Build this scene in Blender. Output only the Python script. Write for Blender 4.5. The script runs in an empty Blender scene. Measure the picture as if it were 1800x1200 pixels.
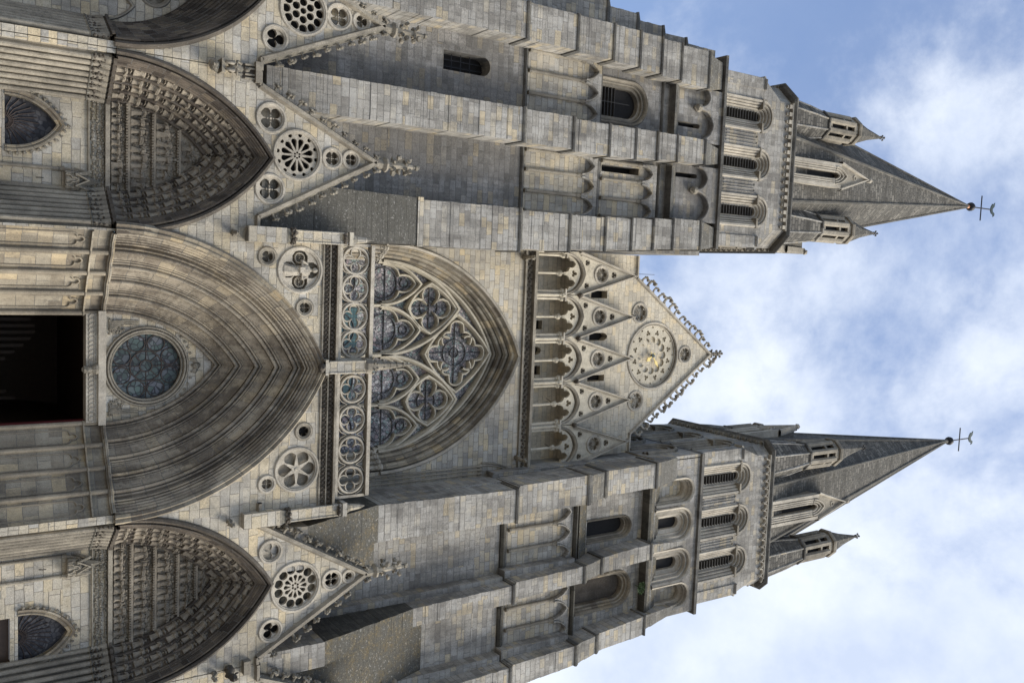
import bpy, bmesh, math, random
from math import sin, cos, pi, sqrt, atan2, radians, hypot
from mathutils import Vector, Matrix
from mathutils.geometry import tessellate_polygon
random.seed(7)
S = bpy.context.scene
COL = S.collection

# ---------------------------------------------------------------- camera
def make_camera():
    th, yaw, roll = radians(33.9), radians(5.5), radians(-0.8)
    w = Vector((sin(yaw)*cos(th), cos(yaw)*cos(th), sin(th)))
    right = Vector((cos(yaw), -sin(yaw), 0))
    up = right.cross(w)
    r = cos(roll)*right + sin(roll)*up
    u = -sin(roll)*right + cos(roll)*up
    cd = bpy.data.cameras.new('camera'); co = bpy.data.objects.new('camera', cd)
    cd.sensor_width = 36; cd.lens = 1550/1800*36; cd.clip_end = 5000
    m = Matrix((( u.x, -r.x, -w.x, -4.2), (u.y, -r.y, -w.y, -34.0), (u.z, -r.z, -w.z, 1.6), (0, 0, 0, 1)))
    co.matrix_world = m
    COL.objects.link(co); S.camera = co
make_camera()

# ---------------------------------------------------------------- sky, sun, exposure
SUN_AZ, SUN_EL = 57, 46        # degrees to the south (right) of the facade normal, elevation
def make_world():
    W = bpy.data.worlds.new('World'); S.world = W; W.use_nodes = True
    nt = W.node_tree; nt.nodes.clear(); N = nt.nodes.new; L = nt.links.new
    out = N('ShaderNodeOutputWorld'); bg = N('ShaderNodeBackground'); bg.inputs[1].default_value = 0.115
    sky = N('ShaderNodeTexSky'); sky.sky_type = 'NISHITA'; sky.sun_disc = False
    sky.sun_elevation = radians(SUN_EL); sky.sun_rotation = radians(180-SUN_AZ)
    sky.air_density = 1.3; sky.dust_density = 1.0
    tc = N('ShaderNodeTexCoord')
    def noise(sc, det, rough, off, dist=0.0):
        mp = N('ShaderNodeMapping'); mp.inputs['Location'].default_value = off
        L(tc.outputs['Generated'], mp.inputs[0])
        n = N('ShaderNodeTexNoise'); n.inputs['Scale'].default_value = sc; n.inputs['Detail'].default_value = det
        n.inputs['Roughness'].default_value = rough; n.inputs['Distortion'].default_value = dist
        L(mp.outputs[0], n.inputs['Vector']); return n.outputs[0]
    n1 = noise(2.9, 9, 0.62, (1.3, 0.4, 0.2), 0.25); n2 = noise(9, 7, 0.6, (4.1, 2.2, 0.7))
    # more cloud to the south (+X) and low over the town
    sep = N('ShaderNodeSeparateXYZ'); L(tc.outputs['Generated'], sep.inputs[0])
    def m(op, a, b=None, c=None):
        k = N('ShaderNodeMath'); k.operation = op
        for i, v in enumerate((a, b, c)):
            if v is None: continue
            if isinstance(v, (int, float)): k.inputs[i].default_value = v
            else: L(v, k.inputs[i])
        return k.outputs[0]
    bias = m('MULTIPLY_ADD', sep.outputs[0], 0.62, -0.02)
    v = m('ADD', m('ADD', m('MULTIPLY', n1, 1.0), m('MULTIPLY', n2, 0.34)), bias)
    mr = N('ShaderNodeMapRange'); mr.interpolation_type = 'SMOOTHSTEP'
    mr.inputs['From Min'].default_value = 0.52; mr.inputs['From Max'].default_value = 0.83
    mr.inputs['To Min'].default_value = 0.15; mr.inputs['To Max'].default_value = 0.93
    L(v, mr.inputs['Value'])
    shade = noise(5.0, 6, 0.6, (7.7, 1.1, 3.0))
    cr = N('ShaderNodeValToRGB'); cr.color_ramp.elements[0].position = 0.35; cr.color_ramp.elements[1].position = 0.65
    cr.color_ramp.elements[0].color = (4.4, 5.0, 6.2, 1); cr.color_ramp.elements[1].color = (6.3, 6.7, 7.3, 1)
    L(shade, cr.inputs[0])
    blue = N('ShaderNodeMix'); blue.data_type = 'RGBA'; blue.blend_type = 'MULTIPLY'; blue.inputs[0].default_value = 1
    blue.inputs[7].default_value = (1.02, 1.14, 1.36, 1)
    L(sky.outputs[0], blue.inputs[6])
    mx = N('ShaderNodeMix'); mx.data_type = 'RGBA'
    L(mr.outputs[0], mx.inputs[0]); L(blue.outputs[2], mx.inputs[6]); L(cr.outputs[0], mx.inputs[7])
    L(mx.outputs[2], bg.inputs[0]); L(bg.outputs[0], out.inputs[0])
    sd = bpy.data.lights.new('sun', 'SUN'); sd.energy = 4.0; sd.angle = radians(30); sd.color = (1.0, 0.935, 0.83)
    so = bpy.data.objects.new('sun', sd); COL.objects.link(so)
    d = Vector((sin(radians(SUN_AZ))*cos(radians(SUN_EL)), -cos(radians(SUN_AZ))*cos(radians(SUN_EL)), sin(radians(SUN_EL))))
    so.rotation_euler = d.to_track_quat('Z', 'Y').to_euler(); so.location = d*100
make_world()
S.view_settings.view_transform = 'Standard'; S.view_settings.look = 'None'; S.view_settings.gamma = 1
S.view_settings.use_curve_mapping = False; S.view_settings.exposure = 0.5

# ---------------------------------------------------------------- materials
MATS = {}
class NB:
    def __init__(s, name):
        s.m = bpy.data.materials.new(name); s.m.use_nodes = True; s.nt = s.m.node_tree
        s.b = s.nt.nodes['Principled BSDF']; MATS[name] = s.m
    def n(s, t, **k):
        x = s.nt.nodes.new(t)
        for a, v in k.items(): setattr(x, a, v)
        return x
    def l(s, a, b): s.nt.links.new(a, b)
    def math(s, op, *a):
        k = s.n('ShaderNodeMath', operation=op)
        for i, v in enumerate(a):
            if isinstance(v, (int, float)): k.inputs[i].default_value = v
            else: s.l(v, k.inputs[i])
        return k.outputs[0]
    def noise(s, vec, sc, det=4, rough=0.6, scale3=None):
        if scale3:
            mp = s.n('ShaderNodeMapping'); mp.inputs['Scale'].default_value = scale3; s.l(vec, mp.inputs[0]); vec = mp.outputs[0]
        n = s.n('ShaderNodeTexNoise'); n.inputs['Scale'].default_value = sc; n.inputs['Detail'].default_value = det
        n.inputs['Roughness'].default_value = rough; s.l(vec, n.inputs['Vector']); return n.outputs[0]
    def ramp(s, f, stops, const=False):
        r = s.n('ShaderNodeValToRGB'); e = r.color_ramp.elements
        if const: r.color_ramp.interpolation = 'CONSTANT'
        while len(e) < len(stops): e.new(0.5)
        for i, (p, c) in enumerate(stops):
            e[i].position = p; e[i].color = (*(c if isinstance(c, tuple) else (c, c, c)), 1)
        s.l(f, r.inputs[0]); return r.outputs[0]
    def mix(s, f, a, b, mode='MIX'):
        k = s.n('ShaderNodeMix', data_type='RGBA', blend_type=mode)
        for i, v in ((0, f), (6, a), (7, b)):
            if isinstance(v, (int, float)): k.inputs[i].default_value = v
            elif isinstance(v, tuple): k.inputs[i].default_value = (*v, 1)
            else: s.l(v, k.inputs[i])
        return k.outputs[2]
    def bump(s, h, st, dist=0.05, prev=None):
        k = s.n('ShaderNodeBump'); k.inputs['Strength'].default_value = st; k.inputs['Distance'].default_value = dist
        s.l(h, k.inputs['Height'])
        if prev: s.l(prev, k.inputs['Normal'])
        return k.outputs[0]

def stone(name, cols, bw=0.56, bh=0.27, mortar=0.010, mcol=0.55, dirt=0.55, dirt_col=(0.055, 0.05, 0.045), lichen=0.8,
          streak=0.5, use_uv=False, bricks=True, grain=1.0, ochre=0.3, speck=1.0):
    B = NB(name); geo = B.n('ShaderNodeNewGeometry'); pos = geo.outputs['Position']
    sn = B.n('ShaderNodeSeparateXYZ'); B.l(geo.outputs['True Normal'], sn.inputs[0])
    sp = B.n('ShaderNodeSeparateXYZ'); B.l(pos, sp.inputs[0])
    n_small = B.noise(pos, 9.0, 5, 0.7); n_mid = B.noise(pos, 1.7, 5, 0.62); n_big = B.noise(pos, 0.35, 4, 0.6)
    n_fine = B.noise(pos, 38.0, 3, 0.7)
    if bricks:
        if use_uv:
            uv = B.n('ShaderNodeUVMap').outputs[0]; vec = uv
        else:
            side = B.math('GREATER_THAN', B.math('ABSOLUTE', sn.outputs[0]), 0.72)
            u = B.n('ShaderNodeMix', data_type='FLOAT'); B.l(side, u.inputs[0]); B.l(sp.outputs[0], u.inputs[2]); B.l(sp.outputs[1], u.inputs[3])
            cb = B.n('ShaderNodeCombineXYZ'); B.l(u.outputs[0], cb.inputs[0]); B.l(sp.outputs[2], cb.inputs[1]); vec = cb.outputs[0]
        # slight waviness so that the courses are not ruler straight
        wv = B.n('ShaderNodeVectorMath', operation='MULTIPLY_ADD'); 
        nn = B.n('ShaderNodeTexNoise'); nn.inputs['Scale'].default_value = 1.3; B.l(pos, nn.inputs['Vector'])
        B.l(nn.outputs['Color'], wv.inputs[0]); wv.inputs[1].default_value = (0.10, 0.075, 0); B.l(vec, wv.inputs[2])
        bt = B.n('ShaderNodeTexBrick'); B.l(wv.outputs[0], bt.inputs['Vector'])
        bt.inputs['Scale'].default_value = 1; bt.inputs['Brick Width'].default_value = bw; bt.inputs['Row Height'].default_value = bh
        bt.inputs['Mortar Size'].default_value = mortar; bt.inputs['Mortar Smooth'].default_value = 0.3
        bt.inputs['Color1'].default_value = (0, 0, 0, 1); bt.inputs['Color2'].default_value = (1, 1, 1, 1); bt.inputs['Mortar'].default_value = (0.5, 0.5, 0.5, 1)
        bt.offset_frequency = 2; bt.squash = 0.78; bt.squash_frequency = 3
        bt2 = B.n('ShaderNodeTexBrick'); B.l(wv.outputs[0], bt2.inputs['Vector'])
        for nm, v_ in (('Scale', 1), ('Brick Width', bw*1.37), ('Row Height', bh*1.24), ('Mortar Size', mortar*1.2), ('Mortar Smooth', 0.4)): bt2.inputs[nm].default_value = v_
        bt2.inputs['Color1'].default_value = (0, 0, 0, 1); bt2.inputs['Color2'].default_value = (1, 1, 1, 1); bt2.inputs['Mortar'].default_value = (0.5, 0.5, 0.5, 1)
        pz = B.n('ShaderNodeVectorMath', operation='SNAP'); B.l(vec, pz.inputs[0]); pz.inputs[1].default_value = (bw*2, bh*2, 10)
        sel = B.math('GREATER_THAN', B.noise(pz.outputs[0], 0.45, 2, 0.5), 0.53)
        fm = B.n('ShaderNodeMix', data_type='FLOAT'); B.l(sel, fm.inputs[0]); B.l(bt.outputs['Fac'], fm.inputs[2]); B.l(bt2.outputs['Fac'], fm.inputs[3])
        rnd = B.mix(sel, bt.outputs['Color'], bt2.outputs['Color']); fac = fm.outputs[0]
        f = B.math('ADD', B.math('MULTIPLY', rnd, 0.78), B.math('MULTIPLY', n_mid, 0.22))
    else:
        f = B.math('ADD', B.math('MULTIPLY', n_mid, 0.75), B.math('MULTIPLY', n_small, 0.25)); fac = None
    k = len(cols)
    base = B.ramp(f, [(0.12+0.76*i/(k-1), c) for i, c in enumerate(cols)])
    tone = B.ramp(B.math('ADD', B.math('MULTIPLY', n_small, 0.6), B.math('MULTIPLY', n_mid, 0.4)), [(0.32, 0.62), (0.5, 0.98), (0.68, 1.22)])
    base = B.mix(1.0, base, tone, 'MULTIPLY')
    # soot and weathering: patches and long vertical streaks
    if name == 'spire_stone':
        wvz = B.math('SINE', B.math('MULTIPLY', sp.outputs[2], 2.6)); base = B.mix(1.0, base, B.ramp(wvz, [(0.0, 1.15), (0.75, 1.0), (0.95, 0.62)]), 'MULTIPLY')
    st = B.noise(pos, 1.0, 5, 0.65, (1.9, 1.9, 0.16))
    df = B.math('ADD', B.math('MULTIPLY', n_big, 0.6), B.math('MULTIPLY', B.math('MULTIPLY', st, streak), 1.0))
    dm = B.ramp(B.math('ADD', df, B.math('MULTIPLY', B.math('SUBTRACT', n_small, 0.5), 0.45)), [(0.44, 0.0), (0.53, 0.30), (0.62, 1.0)])
    base = B.mix(B.math('MULTIPLY', dm, dirt), base, dirt_col)
    if fac is not None: base = B.mix(B.math('MULTIPLY', fac, 0.8), base, tuple(mcol*0.3*x for x in (1, 0.97, 0.92)))
    sk = B.ramp(n_fine, [(0.30, 0.66), (0.66, 1.12)])
    base = B.mix(min(1, 0.85*grain), base, sk, 'MULTIPLY')
    if lichen:
        spots = B.ramp(B.noise(pos, 16, 3, 0.7), [(0.55, 0.0), (0.64, 1.0)]); zone = B.ramp(B.noise(pos, 0.55, 4, 0.65), [(0.42, 0.0), (0.62, 1.0)])
        base = B.mix(B.math('MULTIPLY', B.math('MULTIPLY', spots, zone), 0.55*lichen*speck), base, (0.075, 0.072, 0.062))
        upf = B.ramp(sn.outputs[2], [(0.05, 0.0), (0.22, 1.0)])
        moss = B.ramp(B.noise(pos, 11, 5, 0.8), [(0.36, (0.035, 0.033, 0.028)), (0.46, (0.11, 0.105, 0.09)), (0.55, (0.055, 0.052, 0.042)), (0.64, (0.30, 0.29, 0.265))])
        om = B.ramp(B.noise(pos, 2.2, 5, 0.7), [(0.52-0.08*(ochre >= 1), 0.0), (0.66-0.04*(ochre >= 1), 1.0)])
        om = B.math('MULTIPLY', om, B.ramp(B.noise(pos, 11, 5, 0.8), [(0.42, 0.0), (0.60, 0.85)]))
        moss = B.mix(B.math('MULTIPLY', om, ochre*0.75), moss, (0.17, 0.118, 0.04))
        base = B.mix(B.math('MULTIPLY', upf, lichen), base, moss)
        spk = B.ramp(B.noise(pos, 24, 2, 0.5), [(0.66, 0.0), (0.72, 1.0)])
        base = B.mix(B.math('MULTIPLY', spk, 0.3), base, (0.42, 0.41, 0.38))
    B.l(base, B.b.inputs['Base Color']); B.b.inputs['Roughness'].default_value = 0.93
    B.b.inputs['Specular IOR Level'].default_value = 0.2
    nrm = B.bump(B.math('ADD', n_small, B.math('MULTIPLY', n_fine, 0.5)), 0.5*grain, 0.05)
    if fac is not None: nrm = B.bump(B.math('SUBTRACT', 1.0, fac), 0.8, 0.02, nrm)
    B.l(nrm, B.b.inputs['Normal'])
    return B.m
GREY = [(0.31, 0.292, 0.262), (0.40, 0.38, 0.34), (0.465, 0.44, 0.395), (0.44, 0.425, 0.39), (0.55, 0.47, 0.335)]
CREAM = [(0.40, 0.375, 0.33), (0.50, 0.46, 0.385), (0.57, 0.49, 0.35), (0.53, 0.505, 0.45), (0.62, 0.515, 0.345)]
stone('ashlar', GREY, dirt=0.5)
stone('ashlar_dark', [(0.12, 0.118, 0.11), (0.17, 0.165, 0.15), (0.21, 0.2, 0.18), (0.24, 0.22, 0.18)], dirt=0.6, ochre=0.6)
stone('ashlar_weathered', [(0.25, 0.24, 0.22), (0.33, 0.315, 0.29), (0.39, 0.37, 0.34), (0.38, 0.37, 0.35), (0.45, 0.39, 0.29)], dirt=0.52, streak=0.6, ochre=0.6, speck=1.5)
stone('moss_slab', [(0.075, 0.072, 0.06), (0.11, 0.105, 0.088), (0.15, 0.14, 0.115)], bw=0.5, bh=0.22, mcol=0.15, dirt=0.6, lichen=1.0, ochre=1.0, speck=1.6)
stone('lichen_slab', [(0.10, 0.097, 0.088), (0.15, 0.145, 0.13), (0.20, 0.19, 0.17)], bw=0.5, bh=0.22, mcol=0.15, dirt=0.5, lichen=0.85, ochre=0.12, speck=1.6)
stone('ashlar_cream', CREAM, dirt=0.4, streak=0.45)
stone('ashlar_clean', [(0.52, 0.47, 0.38), (0.60, 0.54, 0.43), (0.64, 0.56, 0.42), (0.62, 0.57, 0.47), (0.68, 0.57, 0.39)], mortar=0.007, dirt=0.25, streak=0.35, speck=0.3)
stone('carved', [(0.24, 0.215, 0.175), (0.37, 0.33, 0.262), (0.47, 0.42, 0.335)], bricks=False, dirt=0.5)
stone('gallery_stone', [(0.50, 0.44, 0.34), (0.60, 0.54, 0.42), (0.66, 0.60, 0.48)], bricks=False, dirt=0.25, lichen=0.4, speck=0.3)
stone('carved_pale', [(0.40, 0.36, 0.295), (0.53, 0.48, 0.395), (0.60, 0.55, 0.455)], bricks=False, dirt=0.35, lichen=0.5)
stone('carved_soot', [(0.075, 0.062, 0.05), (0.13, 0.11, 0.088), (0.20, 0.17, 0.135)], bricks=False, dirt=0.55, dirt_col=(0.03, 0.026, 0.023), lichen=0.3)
stone('relief_stone', [(0.17, 0.142, 0.108), (0.30, 0.258, 0.2), (0.43, 0.375, 0.295)], bricks=False, dirt=0.4, lichen=0.15)
stone('voussoir', [(0.32, 0.272, 0.21), (0.40, 0.345, 0.265), (0.45, 0.392, 0.305), (0.50, 0.42, 0.30)], bw=0.95, bh=0.46, mortar=0.008, use_uv=True, dirt=0.68, dirt_col=(0.06, 0.047, 0.037), lichen=0.2)
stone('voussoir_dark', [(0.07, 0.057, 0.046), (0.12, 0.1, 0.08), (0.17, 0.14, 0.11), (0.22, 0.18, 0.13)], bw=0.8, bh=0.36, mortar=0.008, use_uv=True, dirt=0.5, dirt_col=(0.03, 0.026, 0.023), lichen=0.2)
stone('voussoir_pale', [(0.24, 0.2, 0.15), (0.38, 0.33, 0.25), (0.46, 0.41, 0.32), (0.54, 0.43, 0.27)], bw=0.9, bh=0.42, mortar=0.007, use_uv=True, dirt=0.55, lichen=0.2)
stone('spire_stone', [(0.075, 0.07, 0.06), (0.16, 0.15, 0.132), (0.26, 0.24, 0.205)], bw=0.36, bh=0.24, mortar=0.035, mcol=0.16, dirt=0.45, lichen=0.55, ochre=0.35)
stone('paving', [(0.2, 0.19, 0.18), (0.28, 0.26, 0.24)], bricks=False, dirt=0.3, lichen=0)

def plain(name, col, rough=0.6, metal=0.0, var=0.3):
    B = NB(name); geo = B.n('ShaderNodeNewGeometry')
    n = B.noise(geo.outputs['Position'], 8, 5, 0.65)
    B.l(B.mix(1.0, col, B.ramp(n, [(0.3, 1-var), (0.7, 1+var)]), 'MULTIPLY'), B.b.inputs['Base Color'])
    B.b.inputs['Roughness'].default_value = rough; B.b.inputs['Metallic'].default_value = metal
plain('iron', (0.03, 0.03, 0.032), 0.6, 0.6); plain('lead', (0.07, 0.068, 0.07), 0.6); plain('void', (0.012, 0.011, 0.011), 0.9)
plain('louvre', (0.05, 0.048, 0.045), 0.8); plain('gold', (0.85, 0.65, 0.25), 0.35, 0.6, 0.1); plain('copper', (0.055, 0.04, 0.034), 0.7, 0.0); plain('copper_cap', (0.34, 0.15, 0.07), 0.5, 0.4)
plain('verdigris', (0.035, 0.055, 0.055), 0.6, 0.3); plain('red_cloth', (0.12, 0.01, 0.012), 0.8); plain('leaf', (0.05, 0.09, 0.03), 0.7)
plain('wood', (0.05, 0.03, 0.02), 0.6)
def lampmat():
    B = NB('lamp_glow'); B.b.inputs['Emission Color'].default_value = (1, 0.6, 0.25, 1); B.b.inputs['Emission Strength'].default_value = 0.12
lampmat()
def glass(name, ramp1, cell=7.0, blue=0.0):
    B = NB(name); geo = B.n('ShaderNodeNewGeometry'); pos = geo.outputs['Position']
    wv = B.n('ShaderNodeVectorMath', operation='MULTIPLY_ADD'); nn = B.n('ShaderNodeTexNoise'); nn.inputs['Scale'].default_value = 2.2
    B.l(pos, nn.inputs['Vector']); B.l(nn.outputs['Color'], wv.inputs[0]); wv.inputs[1].default_value = (0.25, 0, 0.25); B.l(pos, wv.inputs[2])
    v = B.n('ShaderNodeTexVoronoi'); v.inputs['Scale'].default_value = cell; B.l(wv.outputs[0], v.inputs['Vector'])
    e = B.n('ShaderNodeTexVoronoi', feature='DISTANCE_TO_EDGE'); e.inputs['Scale'].default_value = cell; B.l(wv.outputs[0], e.inputs['Vector'])
    sp = B.n('ShaderNodeSeparateColor'); B.l(v.outputs['Color'], sp.inputs[0])
    c = B.ramp(sp.outputs[0], ramp1)
    c = B.mix(1.0, c, B.ramp(B.noise(pos, 0.9, 4, 0.6), [(0.35, 0.6), (0.65, 1.25)]), 'MULTIPLY')
    ln = B.ramp(e.outputs['Distance'], [(0.05, 1.0), (0.10, 0.0)])
    c = B.mix(B.math('MULTIPLY', ln, 0.8), c, (0.03, 0.03, 0.035))
    B.l(c, B.b.inputs['Base Color']); B.b.inputs['Roughness'].default_value = 0.55
    B.b.inputs['Specular IOR Level'].default_value = 0.12
    B.l(B.bump(sp.outputs[1], 0.3, 0.02), B.b.inputs['Normal'])
glass('window_glass', [(0.0, (0.13, 0.127, 0.13)), (0.25, (0.27, 0.255, 0.26)), (0.5, (0.40, 0.37, 0.36)), (0.65, (0.22, 0.29, 0.265)), (0.85, (0.54, 0.51, 0.49)), (1.0, (0.33, 0.26, 0.26))], 8.5)
glass('door_glass', [(0.0, (0.06, 0.075, 0.075)), (0.4, (0.085, 0.115, 0.11)), (0.6, (0.13, 0.14, 0.16)), (0.8, (0.09, 0.125, 0.115)), (1.0, (0.16, 0.165, 0.18))], 5.5)
glass('dark_glass', [(0.0, (0.03, 0.031, 0.036)), (0.5, (0.06, 0.06, 0.066)), (1.0, (0.11, 0.108, 0.112))], 7.0)
def tealglass():
    B = NB('teal_glass'); geo = B.n('ShaderNodeNewGeometry')
    sp = B.n('ShaderNodeSeparateXYZ'); B.l(geo.outputs['Position'], sp.inputs[0])
    cb = B.n('ShaderNodeCombineXYZ'); B.l(sp.outputs[0], cb.inputs[0]); B.l(sp.outputs[2], cb.inputs[1])
    bt = B.n('ShaderNodeTexBrick'); bt.offset = 0; B.l(cb.outputs[0], bt.inputs['Vector'])
    bt.inputs['Scale'].default_value = 1; bt.inputs['Brick Width'].default_value = 0.13; bt.inputs['Row Height'].default_value = 0.13; bt.inputs['Mortar Size'].default_value = 0.008
    bt.inputs['Color1'].default_value = (0.03, 0.08, 0.08, 1); bt.inputs['Color2'].default_value = (0.08, 0.15, 0.15, 1); bt.inputs['Mortar'].default_value = (0.02, 0.02, 0.02, 1)
    B.l(bt.outputs[0], B.b.inputs['Base Color']); B.b.inputs['Roughness'].default_value = 0.3
tealglass()

# ---------------------------------------------------------------- mesh helpers
def ico(sub):
    bm = bmesh.new(); bmesh.ops.create_icosphere(bm, subdivisions=sub, radius=1)
    v = [x.co.copy() for x in bm.verts]; f = [[y.index for y in x.verts] for x in bm.faces]; bm.free(); return v, f
ICO1, ICO2 = ico(1), ico(2)
ROOT = {}
class MB:
    def __init__(s): s.v = []; s.f = []; s.uv = {}
    def add(s, vs, fs, uvs=None):
        o = len(s.v); s.v += [tuple(p) for p in vs]
        for i, f in enumerate(fs):
            if uvs: s.uv[len(s.f)] = uvs[i]
            s.f.append([o+k for k in f])
        return s
    def box(s, x0, x1, y0, y1, z0, z1):
        return s.add([(x0,y0,z0),(x1,y0,z0),(x1,y1,z0),(x0,y1,z0),(x0,y0,z1),(x1,y0,z1),(x1,y1,z1),(x0,y1,z1)],
              [(0,3,2,1),(4,5,6,7),(0,1,5,4),(1,2,6,5),(2,3,7,6),(3,0,4,7)])
    def loft(s, secs):      # secs: (x0,x1,y0,y1,z)
        vs = []; fs = []
        for (x0,x1,y0,y1,z) in secs: vs += [(x0,y0,z),(x1,y0,z),(x1,y1,z),(x0,y1,z)]
        for i in range(len(secs)-1):
            a = 4*i; b = a+4
            for k in range(4): fs.append((a+k, a+(k+1)%4, b+(k+1)%4, b+k))
        fs += [(3,2,1,0), tuple(len(vs)-4+k for k in range(4))]
        return s.add(vs, fs)
    def plate(s, outer, holes, y0, y1, back=False):   # outline in (x,z), thickness along y, front at y0
        loops = [outer]+list(holes); flat = [p for l in loops for p in l]; n = len(flat)
        tris = tessellate_polygon([[Vector((p[0], p[1], 0)) for p in l] for l in loops])
        vs = [(p[0], y0, p[1]) for p in flat]+[(p[0], y1, p[1]) for p in flat]
        fs = []
        for t in tris:
            a, b, c = [flat[i] for i in t]
            if (b[0]-a[0])*(c[1]-a[1])-(b[1]-a[1])*(c[0]-a[0]) < 0: t = (t[0], t[2], t[1])
            fs.append(tuple(t)); 
            if back: fs.append((t[2]+n, t[1]+n, t[0]+n))
        o = 0
        for li, l in enumerate(loops):
            m = len(l); ar = sum(l[i][0]*l[(i+1)%m][1]-l[(i+1)%m][0]*l[i][1] for i in range(m))
            for i in range(m):
                j = (i+1) % m
                q = (o+i, o+j, n+o+j, n+o+i)
                if (ar > 0) == (li == 0): q = (o+j, o+i, n+o+i, n+o+j)
                fs.append(q)
            o += m
        return s.add(vs, fs)
    def tube(s, pts, r, n=8, cap=True):
        pts = [Vector(p) for p in pts]; rs = r if isinstance(r, (list, tuple)) else [r]*len(pts)
        vs = []; fs = []
        for i, p in enumerate(pts):
            d = (pts[min(i+1, len(pts)-1)]-pts[max(i-1, 0)]).normalized()
            a = Vector((0, 1, 0)) if abs(d.y) < 0.9 else Vector((1, 0, 0))
            u = d.cross(a).normalized(); w = d.cross(u)
            vs += [p+rs[i]*(cos(2*pi*k/n)*u+sin(2*pi*k/n)*w) for k in range(n)]
        for i in range(len(pts)-1):
            for k in range(n): fs.append((i*n+k, i*n+(k+1)%n, i*n+n+(k+1)%n, i*n+n+k))
        if cap: fs += [tuple(range(n)), tuple(len(vs)-n+k for k in range(n))]
        return s.add(vs, fs)
    def lathe(s, x, y, prof, n=10, phase=0.0, sx=1.0, sy=1.0):   # prof: (r, z)
        vs = []; fs = []
        for r, z in prof: vs += [(x+sx*r*cos(2*pi*(k+phase)/n), y+sy*r*sin(2*pi*(k+phase)/n), z) for k in range(n)]
        for i in range(len(prof)-1):
            for k in range(n): fs.append((i*n+k, i*n+(k+1)%n, i*n+n+(k+1)%n, i*n+n+k))
        fs += [tuple(reversed(range(n))), tuple(len(vs)-n+k for k in range(n))]
        return s.add(vs, fs)
    def blob(s, c, r, lvl=1, jit=0.22):
        vv, ff = ICO1 if lvl == 1 else ICO2
        r = r if isinstance(r, (list, tuple)) else (r, r, r)
        return s.add([(c[0]+p.x*r[0]*(1+random.uniform(-jit, jit)), c[1]+p.y*r[1]*(1+random.uniform(-jit, jit)), c[2]+p.z*r[2]*(1+random.uniform(-jit, jit))) for p in vv], ff)
    def bar(s, pts, w, y0, y1, ch=0.35, closed=False):   # moulded bar swept in the (x,z) plane, front at y0
        n = len(pts); vs = []; fs = []
        prof = [(-w, y1), (-w, y0+(y1-y0)*ch), (-w*0.45, y0), (w*0.45, y0), (w, y0+(y1-y0)*ch), (w, y1)]
        for i in range(n):
            a = pts[(i-1) % n] if (closed or i > 0) else pts[i]; b = pts[(i+1) % n] if (closed or i < n-1) else pts[i]
            p = pts[i]
            d1 = Vector((p[0]-a[0], p[1]-a[1])); d2 = Vector((b[0]-p[0], b[1]-p[1]))
            if d1.length < 1e-9: d1 = d2
            if d2.length < 1e-9: d2 = d1
            d1.normalize(); d2.normalize(); t = (d1+d2)
            t = t.normalized() if t.length > 1e-6 else d1
            nx, nz = -t.y, t.x; sc = 1/max(0.45, (t.dot(d1)))
            vs += [(p[0]+nx*q*sc, y, p[1]+nz*q*sc) for q, y in prof]
        k = 6
        for i in range(n if closed else n-1):
            j = (i+1) % n
            for q in range(k-1): fs.append((i*k+q, j*k+q, j*k+q+1, i*k+q+1))
        return s.add(vs, fs)
    def xf(s, fn, i0=0):
        s.v[i0:] = [tuple(fn(p)) for p in s.v[i0:]]; return s
    def mesh(s, name, mat, origin=(0, 0, 0), smooth=False):
        me = bpy.data.meshes.new(name); o = origin
        me.from_pydata([(p[0]-o[0], p[1]-o[1], p[2]-o[2]) for p in s.v], [], s.f)
        if s.uv:
            uvl = me.uv_layers.new(name='UVMap'); data = []
            for i, f in enumerate(s.f):
                u = s.uv.get(i)
                for k in range(len(f)): data += list(u[k]) if u else [0.0, 0.0]
            uvl.data.foreach_set('uv', data)
        me.materials.append(MATS[mat])
        bm = bmesh.new(); bm.from_mesh(me); bmesh.ops.recalc_face_normals(bm, faces=bm.faces); bm.to_mesh(me); bm.free()
        if smooth: me.polygons.foreach_set('use_smooth', [True]*len(me.polygons))
        me.update(); return me
    def parts(s):
        p = list(range(len(s.v)))
        def fd(a):
            while p[a] != a: p[a] = p[p[a]]; a = p[a]
            return a
        for f in s.f:
            r = fd(f[0])
            for k in f[1:]: p[fd(k)] = r
        g = {}
        for i, f in enumerate(s.f): g.setdefault(fd(f[0]), []).append(i)
        out = []
        for fl in g.values():
            m = MB(); mp = {}
            for i in fl:
                f = []
                for k in s.f[i]:
                    if k not in mp: mp[k] = len(m.v); m.v.append(s.v[k])
                    f.append(mp[k])
                if i in s.uv: m.uv[len(m.f)] = s.uv[i]
                m.f.append(f)
            out.append(m)
        return out
    def build_each(s, name, mat, parent, smooth=False):
        return [m.build(name, mat, parent, smooth) for m in s.parts()]
    def build(s, name, mat, parent, smooth=False, label=None):
        o = bpy.data.objects.new(name, s.mesh(name, mat, ROOT.get(parent.name, (0, 0, 0)) if parent else (0, 0, 0), smooth))
        COL.objects.link(o)
        if parent: o.parent = parent; ROOT[o.name] = ROOT.get(parent.name, (0, 0, 0))
        if label: o['label'] = label
        return o
def thing(name, label, cat, loc, group=None):
    group = group or {'portal': 'portals along the west front', 'tower': 'twin towers of the west front'}.get(cat)
    o = bpy.data.objects.new(name, None); COL.objects.link(o); o.location = loc; o.empty_display_size = 0.3
    o['label'] = label; o['category'] = cat
    if group: o['group'] = group
    ROOT[o.name] = tuple(loc); return o
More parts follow.
